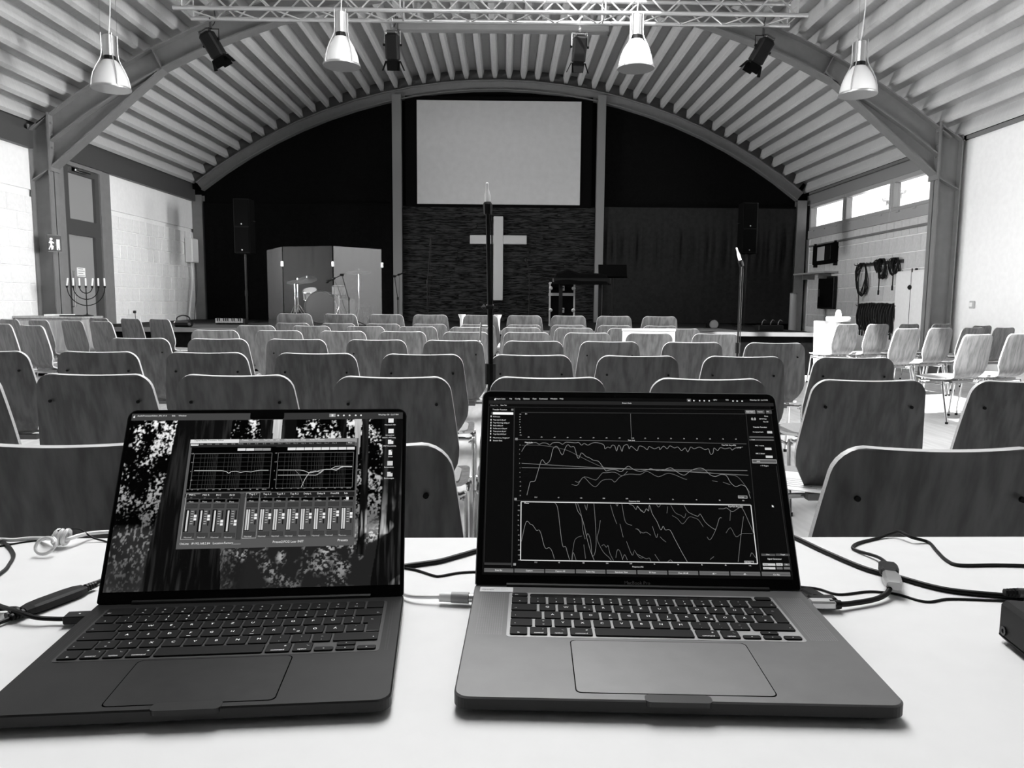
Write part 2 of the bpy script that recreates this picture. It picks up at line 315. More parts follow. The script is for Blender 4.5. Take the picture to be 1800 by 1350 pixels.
R_CURVES = [(0.45, 0.5, [(-129.6, 156.9), (-125.6, 163.8), (-121.7, 166.5), (-113.1, 168.5), (-108.8, 166.3), (-104.5, 168.1), (-99.2, 167.5), (-95.9, 165.3), (-92.7, 168.3), (-85.2, 168.9), (-80.9, 166.6), (-76.6, 169.4), (-65.9, 168.7), (-61.6, 169.2), (-58.4, 165.8), (-55.1, 168.1), (-50.9, 165.9), (-46.6, 168.2), (-42.2, 169.4), (-35.8, 168.4), (-31.6, 166.2), (-30.7, 161.6), (-27.4, 164.0), (-24.2, 162.9), (-22.0, 166.3), (-18.8, 165.2), (-16.9, 158.9), (-14.5, 166.4), (-12.4, 164.2), (-10.5, 158.5), (-8.5, 165.3), (-3.8, 167.2), (-1.9, 162.0), (0.4, 165.5), (4.5, 162.1), (7.6, 159.9), (10.0, 165.6), (15.3, 164.5), (19.4, 161.2), (21.8, 165.3), (28.0, 162.4), (33.5, 164.8), (34.3, 161.4), (38.9, 166.0), (42.9, 162.6), (46.4, 166.5), (51.5, 163.9), (55.8, 165.1), (59.8, 160.6), (64.3, 164.1), (67.1, 159.1), (70.8, 165.3), (74.8, 163.1), (81.4, 165.4), (87.5, 162.1), (91.8, 163.3), (93.4, 156.6), (96.7, 158.2), (98.3, 164.5), (102.3, 161.2), (105.8, 165.1), (111.0, 163.6), (117.4, 164.8), (119.3, 162.1), (123.8, 164.9), (132.4, 166.1)]), (0.25, 0.4, [(-129.7, 164.8), (-111.0, 165.1), (-95.9, 163.7), (-85.2, 161.6), (-74.6, 158.8), (-61.8, 152.2), (-49.2, 145.7), (-34.6, 139.2), (-24.0, 138.3), (-3.0, 137.2), (22.3, 136.3), (72.6, 135.2), (103.8, 132.4), (114.1, 131.4), (122.3, 129.4), (129.6, 119.7), (134.8, 110.1)]), (0.45, 0.5, [(-122.7, 103.7), (-120.1, 115.0), (-118.7, 119.8), (-113.9, 120.5), (-111.8, 126.0), (-107.6, 141.5), (-104.9, 147.1), (-100.6, 142.1), (-95.5, 147.3), (-92.7, 159.7), (-89.5, 163.8), (-86.3, 162.5), (-81.4, 153.1), (-77.7, 162.1), (-74.5, 166.3), (-71.3, 163.4), (-67.0, 163.4), (-64.0, 152.2), (-61.9, 149.3), (-58.6, 156.1), (-53.3, 151.7), (-49.1, 150.1), (-44.9, 147.3), (-38.6, 145.8), (-32.5, 137.0), (-30.1, 134.2), (-25.2, 135.6), (-18.8, 135.7), (-12.6, 133.6), (-7.1, 138.5), (-3.2, 140.3), (2.3, 136.4), (9.5, 134.3), (18.1, 136.2), (22.4, 137.8), (28.5, 135.7), (37.0, 136.5), (45.6, 139.2), (51.6, 134.9), (57.6, 131.1), (61.8, 130.7), (67.4, 135.1), (75.0, 138.6), (83.4, 138.7), (91.1, 131.1), (97.2, 129.4), (103.7, 131.9), (109.8, 130.3), (113.3, 122.7), (119.0, 117.4), (125.4, 119.6), (131.3, 116.5), (134.5, 103.7)]), (0.4, 0.5, [(-129.3, 142.3), (-32.5, 137.7), (22.3, 136.3), (135.0, 131.3)]), (0.4, 0.5, [(-129.3, 136.8), (134.6, 137.0)]), (0.3, 0.45, [(-70.8, 117.4), (-64.5, 116.2), (-60.2, 122.4), (-56.0, 126.1), (-48.8, 118.2), (-42.6, 115.0), (-35.0, 122.7), (-24.5, 124.0), (-20.4, 120.8), (-13.9, 127.4), (-3.2, 130.8), (9.3, 130.4), (18.0, 134.4), (30.2, 128.0), (43.1, 132.6), (59.4, 126.3), (63.5, 125.2)]), (0.3, 0.45, [(-66.6, 121.2), (-62.4, 120.2), (-55.9, 126.8), (-45.5, 123.7), (-41.3, 123.7), (-34.8, 131.5), (-30.6, 132.0), (-20.0, 132.8), (-11.7, 128.5), (-5.2, 134.1)]), (0.3, 0.45, [(92.6, 124.1), (98.7, 123.1)]), (0.3, 0.45, [(104.9, 122.6), (113.0, 119.5)]), (0.25, 0.45, [(1.7, 207.0), (1.4, 191.9), (1.4, 176.9)]), (0.1, 0.5, [(-130.9, 207.0), (4.5, 207.8), (139.1, 208.3)]), (0.22, 0.5, [(-138.0, 172.0), (0.7, 171.6), (137.1, 170.0)]), (0.06, 1.0, [(-139.2, 212.4), (-138.8, 112.5), (-138.6, 21.3)]), (0.03, 4.5, [(-170.4, 220.1), (2.9, 220.8), (175.2, 221.0)]), (0.05, 0.5, [(-170.2, 213.9), (2.6, 214.1), (174.4, 214.4)]), (0.1, 0.5, [(-136.6, 97.1), (133.3, 96.9)]), (0.04, 0.6, [(-170.6, 213.2), (-169.6, 25.7)]), (0.05, 0.6, [(140.7, 213.5), (136.5, 21.9)]), (0.05, 0.6, [(168.8, 143.2), (169.6, 22.4)]), (0.45, 0.42, [(-128.3, 49.9), (-123.9, 70.4), (-121.3, 72.9), (-118.6, 69.8), (-115.5, 68.5), (-111.3, 62.5), (-108.7, 63.3), (-106.0, 58.6), (-102.9, 46.2), (-100.3, 42.1), (-97.2, 43.4), (-94.1, 40.2), (-91.1, 31.0)]), (0.45, 0.42, [(-90.5, 95.0), (-87.7, 90.8), (-85.7, 77.9), (-83.2, 53.8), (-81.2, 44.5), (-78.6, 45.0), (-76.6, 38.4), (-74.2, 30.3)]), (0.25, 0.42, [(-72.1, 29.8), (-69.9, 43.6), (-68.2, 51.9), (-64.6, 55.6), (-59.9, 57.1)]), (0.45, 0.42, [(-66.6, 95.4), (-64.1, 85.7), (-60.0, 79.4), (-57.1, 68.8), (-54.2, 54.2), (-50.4, 39.8), (-46.6, 29.7)]), (0.3, 0.42, [(-64.4, 95.4), (-60.0, 80.5), (-58.7, 63.6), (-56.3, 53.7)]), (0.3, 0.42, [(-56.0, 93.4), (-54.1, 87.0), (-52.9, 94.0)]), (0.35, 0.42, [(-45.5, 95.7), (-44.4, 75.4), (-44.1, 48.2), (-46.4, 36.3), (-49.0, 36.3), (-50.2, 52.2), (-53.1, 60.0), (-54.7, 56.3)]), (0.3, 0.42, [(-38.6, 75.5), (-40.5, 63.8), (-42.9, 54.4), (-39.0, 44.1), (-35.1, 38.0), (-30.1, 33.5), (-27.7, 30.0)]), (0.3, 0.42, [(-37.9, 46.2), (-35.3, 47.8), (-32.8, 44.7), (-30.7, 46.8), (-29.0, 38.1), (-25.1, 30.1)]), (0.3, 0.42, [(-26.5, 93.8), (-23.3, 81.0), (-20.0, 71.5)]), (0.3, 0.42, [(-16.4, 71.6), (-13.4, 56.4)]), (0.3, 0.42, [(-9.9, 51.8), (-4.5, 36.5), (-2.2, 40.6)]), (0.3, 0.42, [(-1.6, 42.2), (3.6, 34.1), (7.7, 33.8)]), (0.3, 0.42, [(-13.3, 95.1), (-11.0, 77.0), (-8.0, 71.7), (-2.9, 70.2)]), (0.3, 0.42, [(1.0, 66.1), (4.1, 65.6), (6.5, 60.9)]), (0.35, 0.42, [(-20.7, 96.1), (-18.7, 92.3), (-17.5, 96.1)]), (0.4, 0.42, [(-5.0, 94.7), (-0.8, 93.2), (2.6, 88.4), (4.4, 92.7), (8.3, 86.9), (10.4, 87.4)]), (0.3, 0.42, [(-22.5, 33.1), (-20.6, 41.9), (-17.6, 40.4), (-14.9, 31.2)]), (0.3, 0.42, [(-71.1, 29.8), (-70.0, 38.5), (-67.0, 29.9)]), (0.3, 0.42, [(-58.0, 47.4), (-56.3, 31.6)]), (0.3, 0.42, [(-15.4, 31.2), (-12.6, 36.9), (-9.8, 30.8)]), (0.5, 0.42, [(4.2, 92.2), (7.5, 88.7), (11.6, 85.2), (14.4, 89.7), (16.9, 87.0), (18.2, 94.2), (21.0, 83.6), (25.7, 74.9), (29.4, 65.3), (32.3, 69.7), (34.6, 65.4), (39.7, 65.5), (44.2, 56.1), (50.8, 41.7), (56.7, 30.0)]), (0.4, 0.42, [(57.3, 95.7), (61.0, 87.7), (65.9, 84.3), (72.6, 81.7), (75.4, 84.4), (80.6, 74.8), (88.6, 68.0), (92.0, 68.1), (96.5, 79.5), (99.2, 80.4)]), (0.25, 0.42, [(42.5, 94.5), (47.1, 85.7), (53.7, 82.3), (57.0, 79.7), (59.1, 85.0)]), (0.25, 0.42, [(43.4, 82.2), (49.2, 78.7), (54.8, 72.7), (62.2, 80.7), (68.2, 79.9), (73.1, 77.3), (77.6, 69.6)]), (0.4, 0.42, [(96.7, 90.9), (102.8, 91.0), (106.3, 92.0), (111.9, 87.6), (118.3, 91.2), (123.6, 92.2), (128.9, 78.2), (134.0, 61.8)]), (0.25, 0.42, [(102.6, 63.0), (108.3, 69.2), (113.3, 58.9), (120.4, 62.5), (132.4, 62.6)]), (0.35, 0.42, [(112.9, 30.9), (118.0, 55.6), (124.3, 82.5)]), (0.3, 0.42, [(80.9, 58.4), (84.0, 55.0), (89.9, 63.7), (94.2, 73.3)]), (0.3, 0.42, [(82.1, 33.0), (86.6, 36.4)]), (0.3, 0.42, [(127.0, 37.0), (129.1, 41.3), (132.7, 35.5)]), (0.3, 0.42, [(2.9, 65.8), (8.7, 61.6), (13.0, 62.5), (17.9, 59.1)]), (0.3, 0.42, [(20.2, 69.5), (23.8, 56.6), (25.7, 61.0)]), (0.3, 0.42, [(28.1, 57.6), (31.3, 54.2), (34.5, 51.7)]), (0.3, 0.42, [(1.5, 37.5), (6.5, 35.1), (11.4, 32.6), (14.8, 33.5), (16.3, 29.4)]), (0.3, 0.42, [(21.0, 37.8), (25.6, 30.3)]), (0.3, 0.42, [(34.8, 29.7), (38.3, 31.9), (40.6, 29.3)]), (0.3, 0.42, [(26.0, 95.2), (28.4, 91.7), (31.3, 95.3)]), (0.25, 0.42, [(38.9, 92.7), (37.5, 84.7)]), (0.25, 0.42, [(110.4, 89.4), (108.3, 77.0)])]
L_CURVES = [(0.55, 0.5, [(-75.3, 141.1), (-45.5, 140.6), (-40.8, 139.6), (-37.9, 137.5), (-35.5, 139.3), (-30.3, 139.7), (-25.6, 138.4), (-19.8, 139.3), (-14.0, 138.7), (-9.4, 139.8), (-3.6, 140.6), (4.8, 140.4)]), (0.55, 0.5, [(15.1, 140.6), (38.7, 140.2), (43.4, 139.4), (49.5, 136.8), (56.5, 138.0), (62.3, 140.0), (68.2, 140.8), (74.2, 140.5), (79.0, 139.2), (83.6, 142.2), (87.1, 143.5), (96.5, 143.2)]), (0.55, 0.5, [(15.4, 134.6), (45.0, 134.4), (56.8, 134.0), (61.4, 136.3), (65.9, 140.4), (73.0, 140.8), (77.6, 143.6), (82.3, 144.1), (96.5, 143.7)]), (0.55, 0.5, [(41.8, 120.5), (45.3, 129.7), (48.4, 135.2), (50.6, 138.1), (56.5, 138.9), (61.3, 137.2), (64.7, 140.4), (73.0, 140.5), (80.1, 141.0), (84.8, 143.5), (96.5, 143.5)]), (0.2, 0.35, [(34.0, 139.8), (39.0, 134.8), (44.7, 121.1)])]
R_RECTS = [(0.06, (-167.2, 204.1, -140.5, 207.3)), (1, (-165.2, 204.1, -140.5, 207.1)), (0.2, (140.1, 209.0, 152.3, 213.5)), (0.08, (153.9, 209.1, 163.4, 213.7)), (0.08, (165.0, 209.2, 172.0, 213.8)), (0.5, (163.5, 183.9, 169.4, 186.8)), (0.1, (141.6, 178.0, 170.3, 179.9)), (0.1, (141.2, 174.6, 170.1, 176.4)), (0.6, (158.3, 163.0, 166.0, 165.8)), (0.6, (158.1, 153.1, 166.2, 155.9)), (0.3, (141.6, 146.3, 170.2, 151.2)), (0.1, (142.3, 147.2, 169.5, 150.4)), (0.08, (139.5, 38.2, 155.0, 40.6)), (0.08, (155.7, 38.5, 170.9, 40.9)), (0.6, (139.9, 27.3, 153.8, 30.0)), (0.6, (154.8, 27.4, 161.8, 30.3)), (0.15, (163.1, 27.6, 169.5, 30.2)), (0.6, (139.8, 23.4, 153.3, 25.9)), (0.15, (154.7, 23.5, 161.2, 26.1)), (0.15, (162.6, 23.6, 169.4, 26.3)), (0.04, (-169.4, 23.3, -138.7, 25.7)), (0.25, (-137.4, 171.2, -134.5, 174.1)), (0.3, (-137.1, 97.5, -134.3, 100.3)), (0.3, (-136.9, 22.9, -134.0, 25.5)), (0.2, (-143.1, 209.5, -140.4, 211.8)), (0.4, (120.6, 103.6, 131.2, 106.9)), (0.03, (121.1, 104.3, 130.6, 106.3)), (0.4, (119.8, 29.7, 130.3, 32.3)), (0.03, (120.4, 30.3, 129.8, 31.7)), (0.12, (71.2, 224.1, 76.0, 227.6)), (0.13, (-169.3, 15.2, -136.7, 19.4)), (0.13, (-135.6, 15.3, -102.5, 19.5)), (0.13, (-101.3, 15.4, -68.5, 19.6)), (0.13, (-67.2, 15.5, -34.6, 19.8)), (0.13, (-33.3, 15.6, -0.6, 19.9)), (0.13, (0.8, 15.7, 33.6, 20.0)), (0.13, (35.1, 15.8, 67.7, 20.2)), (0.13, (69.2, 15.9, 101.7, 20.3)), (0.13, (103.3, 16.0, 135.9, 20.4)), (0.13, (137.6, 16.1, 168.8, 20.6))]
R_FRAME = [(-129.3, 95.9), (134.2, 95.8), (134.2, 29.2), (-128.9, 29.0)]
UI_SIDE_X = -167.2; UI_SIDE = [201.4, 196.9, 193.2, 189.7, 185.9, 182.2, 178.8, 174.2, 170.5]
